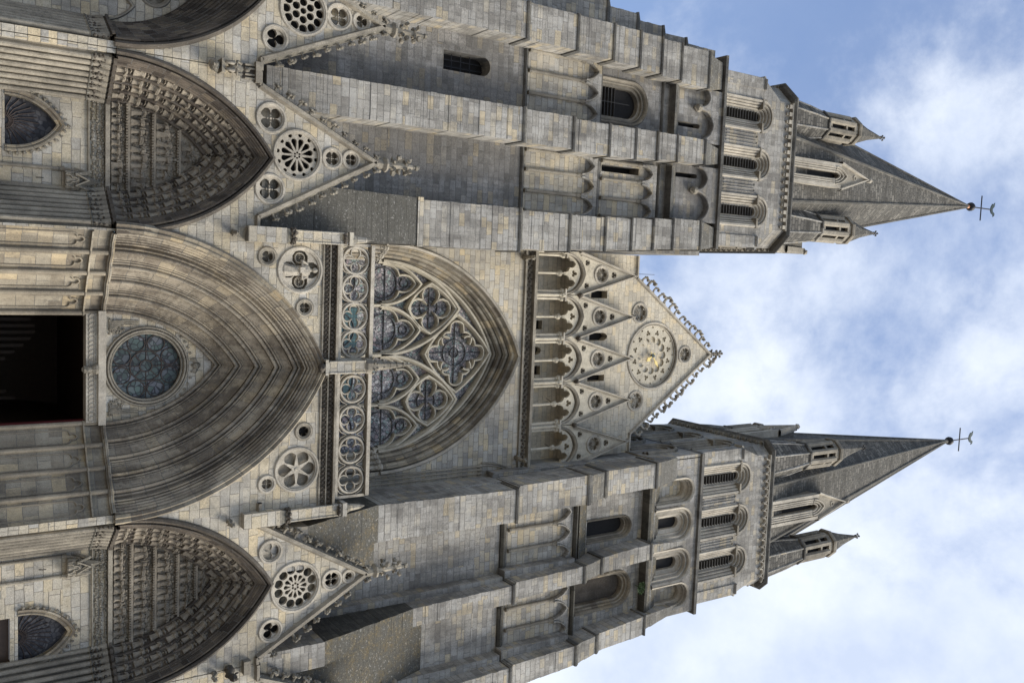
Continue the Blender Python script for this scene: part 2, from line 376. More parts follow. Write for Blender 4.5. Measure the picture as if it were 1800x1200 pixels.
def inst(me, name, parent, loc, rot=None, sc=1.0):
    o = bpy.data.objects.new(name, me); COL.objects.link(o); o.parent = parent
    r = ROOT[parent.name]; sc = sc if isinstance(sc, tuple) else (sc, sc, sc)
    o.matrix_local = Matrix.Translation(Vector(loc)-Vector(r)) @ (rot if rot else Matrix()) @ Matrix.Diagonal((*sc, 1))
    return o
RY = lambda a: Matrix.Rotation(a, 4, 'Y')
RZ = lambda a: Matrix.Rotation(a, 4, 'Z')

# outlines in (x, z)
def arch(cx, zs, a, h, n=16):
    if h < a*1.02:
        return [(cx-a*cos(pi*i/(2*n)), zs+h*sin(pi*i/(2*n))) for i in range(2*n+1)]
    R = (h*h+a*a)/(2*a); th = math.asin(min(1, h/R)); L = []
    for i in range(n+1):
        t = th*i/n; L.append((cx-a+R-R*cos(t), zs+R*sin(t)))
    return L+[(2*cx-x, z) for x, z in reversed(L[:-1])]
def arch_halfwidth(a, h, z):
    R = (h*h+a*a)/(2*a)
    return max(0.0, sqrt(max(0, R*R-z*z))-(R-a))
def circ(cx, cz, r, n=28, rz=None): return [(cx+r*cos(2*pi*i/n), cz+(rz or r)*sin(2*pi*i/n)) for i in range(n)]
def foil(cx, cz, r, n, rot=pi/2, k=0.5, m=8):
    # n-lobed foil: circles of radius k*d centred on distance d
    d = r/(1+k); rl = k*d; P = []
    half = pi/n; 
    # angle span of each lobe until it meets its neighbour's lobe
    dd = d*sin(half); 
    if rl <= dd: rl = dd*1.03
    q = sqrt(rl*rl-dd*dd); inner = d*cos(half)-q
    ang = atan2(dd, inner-d*cos(0)+0) 
    pt = (inner*cos(half)-d, inner*sin(half)); lim = atan2(pt[1], pt[0])
    for i in range(n):
        a0 = rot+2*pi*i/n
        for j in range(m):
            t = -lim+2*lim*j/m
            x = d+rl*cos(t); y = rl*sin(t)
            P.append((cx+x*cos(a0)-y*sin(a0), cz+x*sin(a0)+y*cos(a0)))
    return P
def petal(cx, cz, r0, r1, w, ang, m=6):
    P = []
    L = [(r0, 0)]+[(r1-w+w*sin(t), -w*cos(t)) for t in [pi*i/m for i in range(m+1)]]
    for x, y in L: P.append((cx+x*cos(ang)-y*sin(ang), cz+x*sin(ang)+y*cos(ang)))
    return P
def qb(p0, p1, p2, n=6): return [((1-t)**2*p0[0]+2*t*(1-t)*p1[0]+t*t*p2[0], (1-t)**2*p0[1]+2*t*(1-t)*p1[1]+t*t*p2[1]) for t in [i/n for i in range(n)]]
def cusped(cx, zs, a, h):        # trefoil-headed small arch, left to right
    L = qb((-a, 0), (-a*1.05, h*0.42), (-a*0.42, h*0.50), 6)+qb((-a*0.42, h*0.50), (-a*0.62, h*0.82), (0, h), 6)+[(0, h)]
    L = L+[(-x, z) for x, z in reversed(L[:-1])]
    return [(cx+x, zs+z) for x, z in L]
def arch_sweep(mb, cx, zs, prof, n=22, jamb=0.0):      # prof: list of (a, h, y)
    rows = []
    for a, h, y in prof:
        P = arch(cx, zs, a, h, n)
        if jamb: P = [(P[0][0], zs-jamb)]+P+[(P[-1][0], zs-jamb)]
        rows.append([(x, y, z) for x, z in P])
    m = len(rows[0]); ref = rows[len(rows)//2]; U = [0]
    for i in range(1, m): U.append(U[-1]+(Vector(ref[i])-Vector(ref[i-1])).length)
    V = [0]
    for j in range(1, len(prof)): V.append(V[-1]+hypot(prof[j][0]-prof[j-1][0], prof[j][2]-prof[j-1][2]))
    vs = [p for r in rows for p in r]; fs = []; uv = []
    for j in range(len(rows)-1):
        for i in range(m-1):
            fs.append((j*m+i, j*m+i+1, (j+1)*m+i+1, (j+1)*m+i))
            uv.append([(V[j], U[i]), (V[j], U[i+1]), (V[j+1], U[i+1]), (V[j+1], U[i])])
    mb.add(vs, fs, uv); return mb
class Splay:            # a splayed reveal from inner opening (a0,h0,y0) to outer (a1,h1,y1)
    def __init__(s, a0, h0, y0, a1, h1, y1):
        s.__dict__.update(a0=a0, h0=h0, y0=y0, a1=a1, h1=h1, y1=y1); s.L = hypot(a1-a0, y1-y0)
        s.na, s.ny = -abs(y1-y0)/s.L, -abs(a1-a0)/s.L
    def p(s, t, e=0.0):
        return (s.a0+t*(s.a1-s.a0)+e*s.na, s.h0+t*(s.h1-s.h0)+e*s.na, s.y0+t*(s.y1-s.y0)+e*s.ny)
def roll(t, r, L, e0=0.0, m=6): return [(t-r/L*cos(pi*i/m), e0+r*1.25*sin(pi*i/m)) for i in range(m+1)]
def extrude_plan(mb, cx, side, pts, z0, z1, close_to=None):   # pts: (a, y) plan outline swept vertically
    n = len(pts)
    vs = [(cx+side*a, y, z0) for a, y in pts]+[(cx+side*a, y, z1) for a, y in pts]
    V = [0]
    for j in range(1, n): V.append(V[-1]+hypot(pts[j][0]-pts[j-1][0], pts[j][1]-pts[j-1][1]))
    fs = [(i, i+1, n+i+1, n+i) for i in range(n-1)]; uv = [[(V[i], z0), (V[i+1], z0), (V[i+1], z1), (V[i], z1)] for i in range(n-1)]
    if close_to:
        vs += [(cx+side*a, y, z0) for a, y in close_to]+[(cx+side*a, y, z1) for a, y in close_to]; m = len(close_to)
        fs.append(tuple(range(n))+tuple(2*n+m-1-i for i in range(m))); fs.append(tuple(n+i for i in range(n))+tuple(2*n+2*m-1-i for i in range(m)))
        uv += [[(0, 0)]*(n+m)]*2
    mb.add(vs, fs, uv)

# ---------------------------------------------------------------- small carved pieces (shared meshes)
def crocket_mesh(mat, hook=True):
    mb = MB()
    q = random.uniform(-.04, .04); mb.tube([(0, 0, -0.06), (0, 0, 0.16), (0.05, 0, 0.30+q), (0.16+q, 0, 0.37+q), (0.27, 0, 0.33), (0.30+q, 0, 0.24)], [0.075, 0.055, 0.05, 0.06, 0.07, 0.03], 6)
    mb.blob((0.27, 0, 0.31), (0.10, 0.12, 0.08)); mb.blob((0.10, 0.07, 0.36), (0.09, 0.05, 0.05)); mb.blob((0.10, -0.07, 0.36), (0.09, 0.05, 0.05))
    mb.blob((0.0, 0, 0.02), (0.12, 0.1, 0.07))
    return mb.mesh('crocket', mat)
def leafy_mesh(mat):
    mb = MB()
    mb.tube([(0, 0, -0.04), (0, 0, 0.12), (0.04, 0, 0.2)], [0.06, 0.05, 0.04], 5)
    for k in range(6):
        a = 2*pi*k/6; mb.blob((0.05+0.10*cos(a), 0.09*sin(a), 0.20+random.uniform(-.04, .06)), (0.075, 0.06, 0.06), 1, 0.35)
    return mb.mesh('crocket', mat)
CROCK = [crocket_mesh('carved_pale') for _ in range(5)]; LEAFC = [leafy_mesh('carved') for _ in range(3)]
def finial(mb, x, y, z, h):
    s = h
    mb.lathe(x, y, [(0.13*s, z-0.1*s), (0.10*s, z+0.10*s), (0.16*s, z+0.16*s), (0.16*s, z+0.2*s), (0.07*s, z+0.24*s), (0.055*s, z+0.8*s), (0.01, z+s)], 8)
    for zz, rr in ((0.42, 0.2), (0.70, 0.16)):
        for k in range(4):
            a = pi/4+k*pi/2; mb.blob((x+rr*s*cos(a), y+rr*s*sin(a), z+zz*s), (0.065*s, 0.065*s, 0.06*s), 1, 0.45)
            mb.blob((x+rr*0.5*s*cos(a), y+rr*0.5*s*sin(a), z+(zz-0.06)*s), (0.04*s, 0.04*s, 0.045*s), 1, 0.4)
    mb.blob((x, y, z+0.92*s), 0.07*s)
def figure_mesh(seed, mat, wings=False):
    # a little robed figure, 1 m tall, facing -Y
    rnd = random.Random(seed); mb = MB(); n = 12
    lean = rnd.uniform(-.08, .08); prof = [(0.20, 0), (0.22, .04), (0.17, .2), (0.15, .38), (0.16, .5), (0.20, .62), (0.22, .72), (0.17, .79), (0.07, .82), (0.06, .85)]
    vs = []; fs = []
    for r, z in prof:
        for k in range(n):
            a = 2*pi*k/n; fold = 1+0.16*(k % 2)*(1 if z < .6 else .2)*rnd.uniform(.5, 1.3)
            vs.append((r*fold*cos(a)+lean*z, r*0.72*fold*sin(a), z))
    for i in range(len(prof)-1):
        for k in range(n): fs.append((i*n+k, i*n+(k+1) % n, (i+1)*n+(k+1) % n, (i+1)*n+k))
    fs += [tuple(range(n)), tuple(len(vs)-n+k for k in range(n))]
    mb.add(vs, fs)
    hx = lean+rnd.uniform(-.02, .02)
    mb.blob((hx, -.02, .925), (.072, .08, .095), 2, .06); mb.blob((hx, -.09, .915), (.018, .025, .025), 1, .1)
    mb.blob((hx, .02, .945), (.085, .08, .085), 1, .12)
    for sd in (-1, 1):
        q = rnd.choice([(sd*.07, -.22, .58), (sd*.10, -.2, .70), (sd*.22, -.14, .44)])
        mb.tube([(lean+sd*.19, 0, .73), (lean*.6+sd*.25, -.06, .56), (q[0]+lean*.5, q[1], q[2])], [.065, .055, .035], 6)
        mb.blob((q[0]+lean*.5, q[1]-.02, q[2]), (.035, .035, .04), 1, .1)
        if wings: mb.blob((lean+sd*.24, .09, .66), (.07, .04, .26), 1, .2)
    if rnd.random() < .6: mb.box(lean-.07, lean+.07, -.25, -.2, .56, .68)
    return mb.mesh('figure', mat)
FIG = [figure_mesh(i+3, 'relief_stone', i % 2 == 1) for i in range(6)]
def canopy_mesh(mat):
    mb = MB(); mb.lathe(0, 0, [(0.12, 0), (0.22, 0.06), (0.24, 0.14), (0.14, 0.24), (0.05, 0.4)], 9)
    for k in range(9): a = 2*pi*k/9; mb.blob((.2*cos(a), .2*sin(a), .05+.1*(k%2)), .075, 1, .4)
    return mb.mesh('canopy', mat)
CANOPY = canopy_mesh('relief_stone')
def gargoyle(parent, x, y, z, s=1.0, mat='carved_soot', down=0.1, side=0.0):
    mb = MB(); mb.tube([(x, y+.2, z), (x+side*.3*s, y-.25*s, z-.02*s), (x+side*.6*s, y-.6*s, z-.06*s-down), (x+side*.8*s, y-.85*s, z-.03*s-down)], [.17*s, .18*s, .12*s, .11*s], 8)
    h = (x+side*.9*s, y-.95*s, z-.0*s-down)
    mb.blob(h, (.15*s, .18*s, .15*s), 2, .12); mb.blob((h[0], h[1]-.17*s, h[2]-.05*s), (.09*s, .11*s, .06*s), 1, .15)
    mb.blob((h[0], h[1]-.13*s, h[2]+.07*s), (.1*s, .07*s, .05*s), 1, .15)
    for sd in (-1, 1): mb.blob((h[0]+sd*.12*s, h[1]+.06*s, h[2]+.14*s), (.04*s, .05*s, .09*s)); mb.blob((x+sd*.16*s+side*.3*s, y-.25*s, z-.14*s), (.07*s, .14*s, .08*s))
    return mb.build('gargoyle', mat, parent, True)

def rose(parent, kind, cx, cz, r, y, depth=0.22, mat='carved_pale', backmat='carved', backlabel=None, rz=None):
    """carved round panel set in a hole of radius r: rim, pierced tracery, back"""
    mb = MB(); mb.bar(circ(cx, cz, r+0.03, 36), 0.06, y-0.05, y+0.03, 0.4, True); mb.bar(circ(cx, cz, r-0.04, 36), 0.03, y-0.015, y+0.05, 0.4, True)
    rim = mb.build('rose_rim', mat, parent)
    holes = []
    if kind == 'wheel12':     # twelve rounded outer lights, twelve small inner ones
        holes += [circ(cx+r*.74*cos(2*pi*i/12+.26), cz+r*.74*sin(2*pi*i/12+.26), r*.185, 14) for i in range(12)]
        holes += [petal(cx, cz, r*.20, r*.50, r*.085, 2*pi*i/12) for i in range(12)]+[circ(cx+r*.12*cos(a), cz+r*.12*sin(a), r*.055, 6) for a in [2*pi*i/6 for i in range(6)]]
    elif kind == 'wheel6':    # long paired petals round a small six-petalled heart
        for i in range(12):
            a = 2*pi*i/12+.26; holes.append(petal(cx, cz, r*.20, r*.72, r*.125, a)); holes.append(circ(cx+r*.86*cos(a+.13), cz+r*.86*sin(a+.13), r*.085, 10)); holes.append(circ(cx+r*.79*cos(a-.17+.0), cz+r*.79*sin(a-.17), r*.075, 10)) if False else None
        holes += [circ(cx+r*.115*cos(a), cz+r*.115*sin(a), r*.05, 6) for a in [2*pi*i/6 for i in range(6)]]
    elif kind == 'wheel_open':
        holes += [circ(cx+r*.76*cos(2*pi*i/12), cz+r*.76*sin(2*pi*i/12), r*.185, 14) for i in range(12)]
        holes += [circ(cx+r*.37*cos(2*pi*i/6), cz+r*.37*sin(2*pi*i/6), r*.17, 12) for i in range(6)]+[circ(cx, cz, r*.14, 10)]
    elif kind == 'six':
        holes += [petal(cx, cz, r*.20, r*.90, r*.31, 2*pi*i/6+pi/6, 8) for i in range(6)]
    elif kind == 'f4p': holes = [foil(cx, cz, r*.93, 4, 0, .72)]
    elif kind[0] == 'f':
        n = int(kind[1:]); holes = [foil(cx, cz, r*.93, n, pi/2 if n != 4 else pi/4, {3: .84, 4: .71, 5: .62, 6: .52, 8: .4}[n])]
    mb = MB(); holes = [h for h in holes if h]
    mb.plate(circ(cx, cz, r, 36), holes, y+0.05, y+0.05+depth*0.55); mb.build('rose_tracery', mat, rim)
    if kind == 'f4' or kind == 'f6' or kind == 'six':
        mb = MB(); n = 4 if kind == 'f4' else 6
        mb.blob((cx, y+.07, cz), (r*.13, .05, r*.13))
        for i in range(n):
            a = 2*pi*i/n+(0 if n == 4 else pi/6*(kind == 'f6')); mb.blob((cx+r*.22*cos(a), y+.08, cz+r*.22*sin(a)), (r*.08, .04, r*.08))
        mb.build('rose_boss', mat, rim)
    mb = MB(); mb.plate(circ(cx, cz, r, 30), [], y+0.05+depth, y+0.06+depth); mb.build('rose_back', backmat, rim)
    return rim

# ================================================================ PORTALS
YF = -4.2
def archside(cx, zs, a, h, n=22): return arch(cx, zs, a, h, n)
def portal_jamb(parent, cx, zs, sp, shafts, mat, matc, z0=0.0, band=0.62, r=0.085, base_z=1.2, panels=False):
    """splayed jambs with colonnettes, leafy capitals and a moulded impost, both sides"""
    for side in (-1, 1):
        mb = MB(); back = [(sp.a1+.3, sp.y0+.3)]
        prof = [sp.p(-0.02)]+[sp.p(1.0)]
        pts = []
        for i in range(shafts):
            t0 = i/shafts; t1 = (i+1)/shafts
            pts += [sp.p(t0+.02, -.05), sp.p((t0+t1)/2, -.13), sp.p(t1-.02, -.05), sp.p(t1, 0.0)]
        pts = [(p[0], p[2]) for p in pts]
        extrude_plan(mb, cx, side, pts, z0, zs-.02)
        mb.build('jamb', mat, parent)
        for i in range(shafts+1):
            t = i/shafts; a, _, y = sp.p(t, .02 if i else .03)
            c = MB(); x = cx+side*a
            if i == shafts: continue
            rr = r*(1.25 if panels else 1)
            c.lathe(x, y, [(rr*1.7, z0), (rr*1.7, base_z-.2), (rr*1.3, base_z-.1), (rr*1.5, base_z-.05), (rr, base_z), (rr, zs-band-.06), (rr*1.35, zs-band-.03), (rr, zs-band+.02)] + ([(rr, zs-.13)] if panels else [(rr*1.1, zs-.4), (rr*1.9, zs-.13)]), 10)
            o = c.build('colonnette', mat, parent, False)
        if not panels:
            c = MB()
            for k in range(int(sp.L/.075)):
                for zz in (0.14, .27, .4, .53):
                    if random.random() < .88:
                        a, _, y = sp.p((k+random.random()*.6)/(sp.L/.075), random.uniform(.04, .10)); c.blob((cx+side*a, y, zs-zz-random.uniform(0, .06)), (random.uniform(.035, .06),)*3, 1, .35)
            c.build('leaf_capitals', matc, parent)
        else:
            c = MB()      # trefoil-headed sunk panels between the shafts + small string below the impost
            for i in range(shafts):
                t = (i+.5)/shafts; a, _, y = sp.p(t, -.075); wdt = sp.L/shafts*.30
                i0 = len(c.v)
                pl = cusped(0, zs-1.15, wdt, .42); pl = [(wdt*1.0, 1.0)]+list(reversed(pl))+[(-wdt*1.0, 1.0)]
                c.bar([(-wdt, 1.0)]+cusped(0, zs-1.25, wdt, .42)+[(wdt, 1.0)], .03, -.035, .03, .4)
                dx, dy = (sp.a1-sp.a0)/sp.L, (sp.y1-sp.y0)/sp.L
                c.xf(lambda p: (cx+side*(a+p[0]*dx-p[1]*sp.na), y+p[0]*dy-p[1]*sp.ny, p[2]), i0)
            extr = [sp.p(-.02, .075), sp.p(1.0, .075)]; back_ = [sp.p(-.02, -.1), sp.p(1.0, -.1)]
            extrude_plan(c, cx, side, [(q[0], q[2]) for q in extr], zs-.66, zs-.61, [(q[0], q[2]) for q in back_])
            c.build('sunk_panels', mat, parent)
        c = MB()
        for e, zz0, zz1 in (((.16, -.13, -.07), (.24, -.07, 0.03)) if not panels else ((.09, -.11, -.06), (.15, -.06, 0.03))):
            st = [(-0.02, 0)]
            n = shafts
            front = []
            for i in range(n):
                front += [sp.p(i/n, e), sp.p((i+.5)/n, e-.09), sp.p((i+.98)/n, e)]
            back_ = [sp.p(0, -.1), sp.p(1.0, -.1)]
            extrude_plan(c, cx, side, [(q[0], q[2]) for q in front], zs+zz0, zs+zz1, [(q[0], q[2]) for q in (sp.p(0, -.45), sp.p(1.0, -.25))])
        c.build('impost', matc if not panels else mat, parent)

def add_crockets(parent, pts, n, meshes, s, y, flip):
    (x0, z0), (x1, z1) = pts; ang = atan2(z1-z0, x1-x0)
    for i in range(n):
        t = (i+.6)/n; x = x0+(x1-x0)*t; z = z0+(z1-z0)*t
        # local +Z points out of the slope, hook (+X) curls up-slope
        if x1 > x0: m = RY(-ang)
        else: m = RY(pi-ang) @ Matrix.Diagonal((-1, 1, 1, 1)) if False else RY(-(ang-pi)) @ RZ(pi)
        me = meshes[i % len(meshes)] if isinstance(meshes, list) else meshes
        if random.random() < .04: continue
        inst(me, 'crocket', parent, (x, y, z), m @ RZ(random.uniform(-.25, .25)) @ RY(random.uniform(-.12, .12)), s*random.uniform(.82, 1.15))

def side_portal(name, label, cx, zs, inner, outer, tyc, xl, xr, gx, gl, gr, gz, gapex, holes, rib, figs, shafts=7, wmat='ashlar_cream', shelves=(), glazed=None, niche=None, yin=-2.8):
    root = thing(name, label, 'portal', (cx, YF, 0))
    a0, h0 = inner; a1, h1 = outer
    sp = Splay(a0, h0, yin, a1, h1, YF+.0)
    # front wall with gable; arch cut out
    hs = []
    for (kind, hx, hz, r, bm_) in holes: hs.append(circ(hx, hz, r, 30))
    A = arch(cx, zs, a1, h1, 24)
    out = [(xl, zs), (cx-a1, zs)]+A[1:-1]+[(cx+a1, zs), (xr, zs), (xr, gz), (gr, gz), (gx, gapex), (gl, gz), (xl, gz)]
    mb = MB(); mb.plate(out, hs, YF, YF+.42, True); mb.build('front_wall', wmat, root)
    mb = MB(); mb.box(xl, cx-a1-.0, YF, YF+1.2, 0, zs-.003); mb.box(cx+a1, xr, YF, YF+1.2, 0, zs-.003); mb.build_each('pier', wmat, root)
    # body behind the gable: ridge roof back to the tower
    mb = MB(); zb = gz-.1
    mb.add([(xl, YF+.42, zb), (xr, YF+.42, zb), (xr, -1.25, zb+.9), (xl, -1.25, zb+.9), (gl+.15, YF+.43, gz), (gx, YF+.43, gapex-.25), (gr-.15, YF+.43, gz), (gx, -1.25, gapex-.25), (gl+.15, -1.25, gz), (gr-.15, -1.25, gz)],
           [(0, 1, 2, 3), (4, 5, 7, 8), (5, 6, 9, 7)]); mb.build('porch_roof', 'ashlar_dark', root)
    # copings and crockets
    mb = MB()
    for (xa, xb_) in ((gl, gx), (gr, gx)):
        w = .13; mb.bar([(xa, gz+.06), (xb_, gapex+.12)], w, YF-.16, YF+.5, .25)
    mb.bar([(xl, gz+.04), (gl+.04, gz+.04)], .11, YF-.16, YF+.5, .3); mb.bar([(gr-.04, gz+.04), (xr, gz+.04)], .11, YF-.16, YF+.5, .3)
    cop = mb.build('coping', 'carved', root)
    for xa in (gl, gr): add_crockets(cop, ((xa, gz+.3), (gx, gapex+.2)), 10, LEAFC, 1.0, YF-.02, False)
    mb = MB(); finial(mb, gx, YF+.1, gapex+.25, 1.75); mb.build('finial', 'carved', root)
    for (kind, hx, hz, r, bm_) in holes: rose(root, kind, hx, hz, r, YF, .25, 'carved_pale', bm_)
    # archivolts
    P = [(0, -.02), (0, .05)]
    for i, t in enumerate(rib):
        P += [(t-.03, -.06)]+roll(t, .055, sp.L, 0.02) + ([(t+.035, -.07)] if not figs else []) + ([(t+.05, .0), (rib[i+1]-.05, .0)] if i < len(rib)-1 and figs else [])
    mt = rib[-1]
    nm = 4; d = (1-mt)/(nm+.4)
    for k in range(nm): P += [(mt+d*(k+.6), -.09)]+roll(mt+d*(k+1), .05+.012*k, sp.L, 0.02)
    P = [(min(t, 1.0), e) for t, e in P if t <= 1.02]+[(1.0, .1)]
    prof = [sp.p(t, e) for t, e in P]
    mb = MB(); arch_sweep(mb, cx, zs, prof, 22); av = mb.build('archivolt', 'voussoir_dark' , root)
    # hood mould standing proud of the wall
    mb = MB(); arch_sweep(mb, cx, zs, [(a1-.02, h1-.02, YF+.05), (a1-.02, h1-.02, YF-.10), (a1+.05, h1+.06, YF-.16), (a1+.12, h1+.14, YF-.12), (a1+.16, h1+.18, YF-.05), (a1+.16, h1+.18, YF+.02)], 24); mb.build('hood_mould', 'carved_soot', root)
    if figs:
        for i in range(len(rib)-1):
            t = (rib[i]+rib[i+1])/2; a, h, y = sp.p(t, .02); R = (h*h+a*a)/(2*a); th = math.asin(h/R); n = figs[i]
            band = (rib[i+1]-rib[i])*sp.L
            for sd in (-1, 1):
                for k in range(n):
                    f = th*(k+.12)/n; L_ = R*th/n
                    x = cx+sd*(-(R-a)+R*cos(f)); z = zs+R*sin(f)
                    rot = RY(-sd*(f+th*.35/n)+random.uniform(-.1, .1)); rz = RZ(sd*-.55+random.uniform(-.6, .6))
                    inst(FIG[(k*3+i+(sd > 0)) % 6], 'figure', av, (x, y+.03, z), rot @ rz, (band*random.uniform(1.4, 1.75), band*random.uniform(1.3, 1.6), L_*random.uniform(.78, .92)))
                    if random.random() < .3: continue
                    f2 = th*(k+random.uniform(.9, 1.0))/n
                    inst(CANOPY, 'canopy', av, (cx+sd*(-(R-a)+R*cos(f2)), y, zs+R*sin(f2)), RY(-sd*f2), (band*1.0, band*.95, L_*.30))
    # tympanum
    T = arch(cx, zs, a0, h0, 20)
    if shelves:
        mb = MB(); mb.plate(T, [], yin+.05, yin+.3); ty = mb.build('tympanum', 'relief_stone', root)
        lv = [zs+.05]+list(shelves)
        for i, z in enumerate(lv):
            hw = arch_halfwidth(a0, h0, z-zs)
            if i:
                mb = MB(); mb.box(cx-hw, cx+hw, yin-.12, yin+.06, z-.05, z+.02)
                for k in range(int(hw*2/.09)): mb.blob((cx-hw+.05+k*.09, yin-.1, z-.08), .045)
                mb.build('relief_shelf', 'relief_stone', ty)
            top = (lv[i+1] if i+1 < len(lv) else zs+h0*.97); hh = top-z-.13
            hw2 = arch_halfwidth(a0, h0, top-.25-zs); n = max(1, int(2*hw2/(.235+.03*(i % 2))))
            for k in range(n):
                x = cx-hw2+2*hw2*(k+.5)/n+random.uniform(-.02, .02)
                inst(FIG[random.randrange(6)], 'figure', ty, (x, yin-.02, z+.03), RZ(random.uniform(-1.1, 1.1)) @ RY(random.uniform(-.14, .14)), (.5*random.uniform(.75, 1.3), .6, hh*random.uniform(.68, 1.0)))
            mb = MB()
            for k in range(int(130*hw)): mb.blob((cx+random.uniform(-hw, hw)*.95*(hw2/hw), yin+.03, random.uniform(z+.05, top-.1)), (random.uniform(.03, .07), .05, random.uniform(.03, .09)), 1, .4)
            mb.build('relief_ground', 'relief_stone', ty)
    else:
        hx = [circ(cx-.1, zs+h0*.55, a0*.42, 24)]
        mb = MB(); mb.plate(T, [circ(cx, zs+h0*.56, a0*.36, 24)], yin+.05, yin+.3); mb.build('tympanum', 'ashlar_cream', root)
        rose(root, 'f4', cx, zs+h0*.56, a0*.36, yin+.06, .2, 'carved', 'carved')
        mb = MB()
        for sd in (-1, 1): mb.bar(arch(cx+sd*a0*.5, zs-.3, a0*.46, h0*.42, 10), .05, yin-.05, yin+.06, .4)
        mb.build_each('blind_tracery', 'carved', root)
    mb = MB(); mb.plate([(xl+.02, 0), (cx-a0-.1, 0)]+arch(cx, zs, a0+.1, h0+.1, 16)+[(cx+a0+.1, 0), (xr-.02, 0), (xr-.02, gz-.2), (xl+.02, gz-.2)], [], yin+.1, yin+.4); mb.build('gap_backing', 'carved_soot', root)  # added backing plate, blocks sky light leaking through gaps behind jambs and archivolt
    # jambs
    portal_jamb(root, cx, zs, sp, shafts, 'carved', 'carved_soot')
    # inner wall under the tympanum, with the traceried window over the door
    mb = MB(); gw = glazed
    if gw:
        gx_, gsp, ga, gh, gb = gw
        hole = [(gx_-ga, gb)]+arch(gx_, gsp, ga, gh, 14)+[(gx_+ga, gb)]
        door = [(gx_-ga*.96, .02), (gx_-ga*.96, gb-.22), (gx_+ga*.96, gb-.22), (gx_+ga*.96, .02)]
        mb.plate([(cx-a0-.15, 0), (cx+a0+.15, 0), (cx+a0+.15, zs+.04), (cx-a0-.15, zs+.04)], [hole, door], yin+.02, yin+.35)
        mb.build('door_wall', 'ashlar_cream', root)
        mb = MB(); mb.plate(hole, [], yin+.22, yin+.24); w = mb.build('fanlight', 'dark_glass', root)
        mb = MB(); rr = ga
        for k in range(1, 14):
            an = pi*k/14; mb.tube([(gx_+.12*cos(an), yin+.2, gb+.12*sin(an)), (gx_+rr*.55*cos(an+.1), yin+.2, gb+rr*.6*sin(an+.1)), (gx_+rr*cos(an), yin+.2, gb+min(gh+.4, rr*1.25)*sin(an))], .014, 4)
        mb.tube([(gx_+rr*.33*cos(pi*k/16), yin+.2, gb+rr*.33*sin(pi*k/16)) for k in range(17)], .012, 4)
        mb.build('glazing_bars', 'copper', w)
        mb = MB(); pr = [(ga, gh, yin+.2), (ga, gh, yin+.0), (ga+.05, gh+.06, yin-.03), (ga+.09, gh+.1, yin+.01), (ga+.13, gh+.15, yin-.06), (ga+.2, gh+.22, yin-.08), (ga+.22, gh+.26, yin+.03)]
        arch_sweep(mb, gx_, gsp, pr, 14, gsp-gb); fr = mb.build('door_arch', 'voussoir_pale', root)
        mb = MB()
        for x, z in arch(gx_, gsp, ga+.26, gh+.33, 10): mb.blob((x, yin-.05, z), (.06, .05, .06), 1, .4)
        mb.build('leaf_trim', 'carved', fr)
        mb = MB(); mb.box(gx_-ga, gx_+ga, yin+.05, yin+.3, gb-.215, gb-.003); mb.build('transom', 'carved_pale', root)
        mb = MB(); mb.box(gx_-ga*.95, gx_+ga*.95, yin+.25, yin+.3, .02, gb-.23); mb.build('door', 'wood', root)
        # frieze of leaves under the tympanum
        mb = MB()
        for k in range(int(2*a0/.085)):
            for zz in (.16, .30, .44): mb.blob((cx-a0+.04+k*.085, yin-.02, zs-zz+random.uniform(-.03, .03)), (.045, .05, .05), 1, .4)
        mb.box(cx-a0, cx+a0, yin-.14, yin+.02, zs-.09, zs+.045); mb.box(cx-a0, cx+a0, yin-.06, yin+.02, zs-.58, zs-.54); mb.build('leaf_frieze', 'carved', root)
    else:
        mb.box(cx-a0-.15, cx+a0+.15, yin+.02, yin+.3, 0, zs+.0); mb.build('door_wall', 'ashlar_cream', root)
    if niche:
        nx, nz = niche
        mb = MB()       # gabled canopy over an empty statue niche: two shafts, trefoil gablets, stone spirelet
        mb.lathe(nx, yin-.10, [(.30, nz-.42), (.32, nz-.38), (.30, nz-.1), (.34, nz-.04), (.26, nz), (.02, nz+.62), (.05, nz+.66), (.03, nz+.72)], 6, .5)
        for an in (-1, 0, 1):
            i0 = len(mb.v); mb.bar([(-.17, nz-.42)]+cusped(0, nz-.4, .15, .34)+[(.17, nz-.42)], .022, -.05, .03, .4); mb.bar([(-.2, nz-.15), (0, nz+.24), (.2, nz-.15)], .03, -.06, .03, .4)
            c_, s_ = cos(an*pi/3), sin(an*pi/3)
            mb.xf(lambda p: (nx+c_*p[0]-s_*(p[1]-.28)*-1*-1, yin-.10+s_*p[0]*1+c_*(p[1]-.28), p[2]), i0)
        cn = mb.build('niche_canopy', 'carved', root)
        for sd in (-1, 1):
            mb = MB(); mb.lathe(nx+sd*.33, yin-.02, [(.07, 0.8), (.055, .9), (.055, nz-.62), (.07, nz-.58), (.055, nz-.55), (.1, nz-.42)], 8); mb.build('niche_shaft', 'carved', cn)
        mb = MB(); mb.tube([(nx, yin-.02, nz-1.2), (nx, yin-.1, nz-1.1), (nx, yin-.1, nz-1.0)], .015, 5); mb.build('iron_hook', 'iron', cn)
    return root, sp

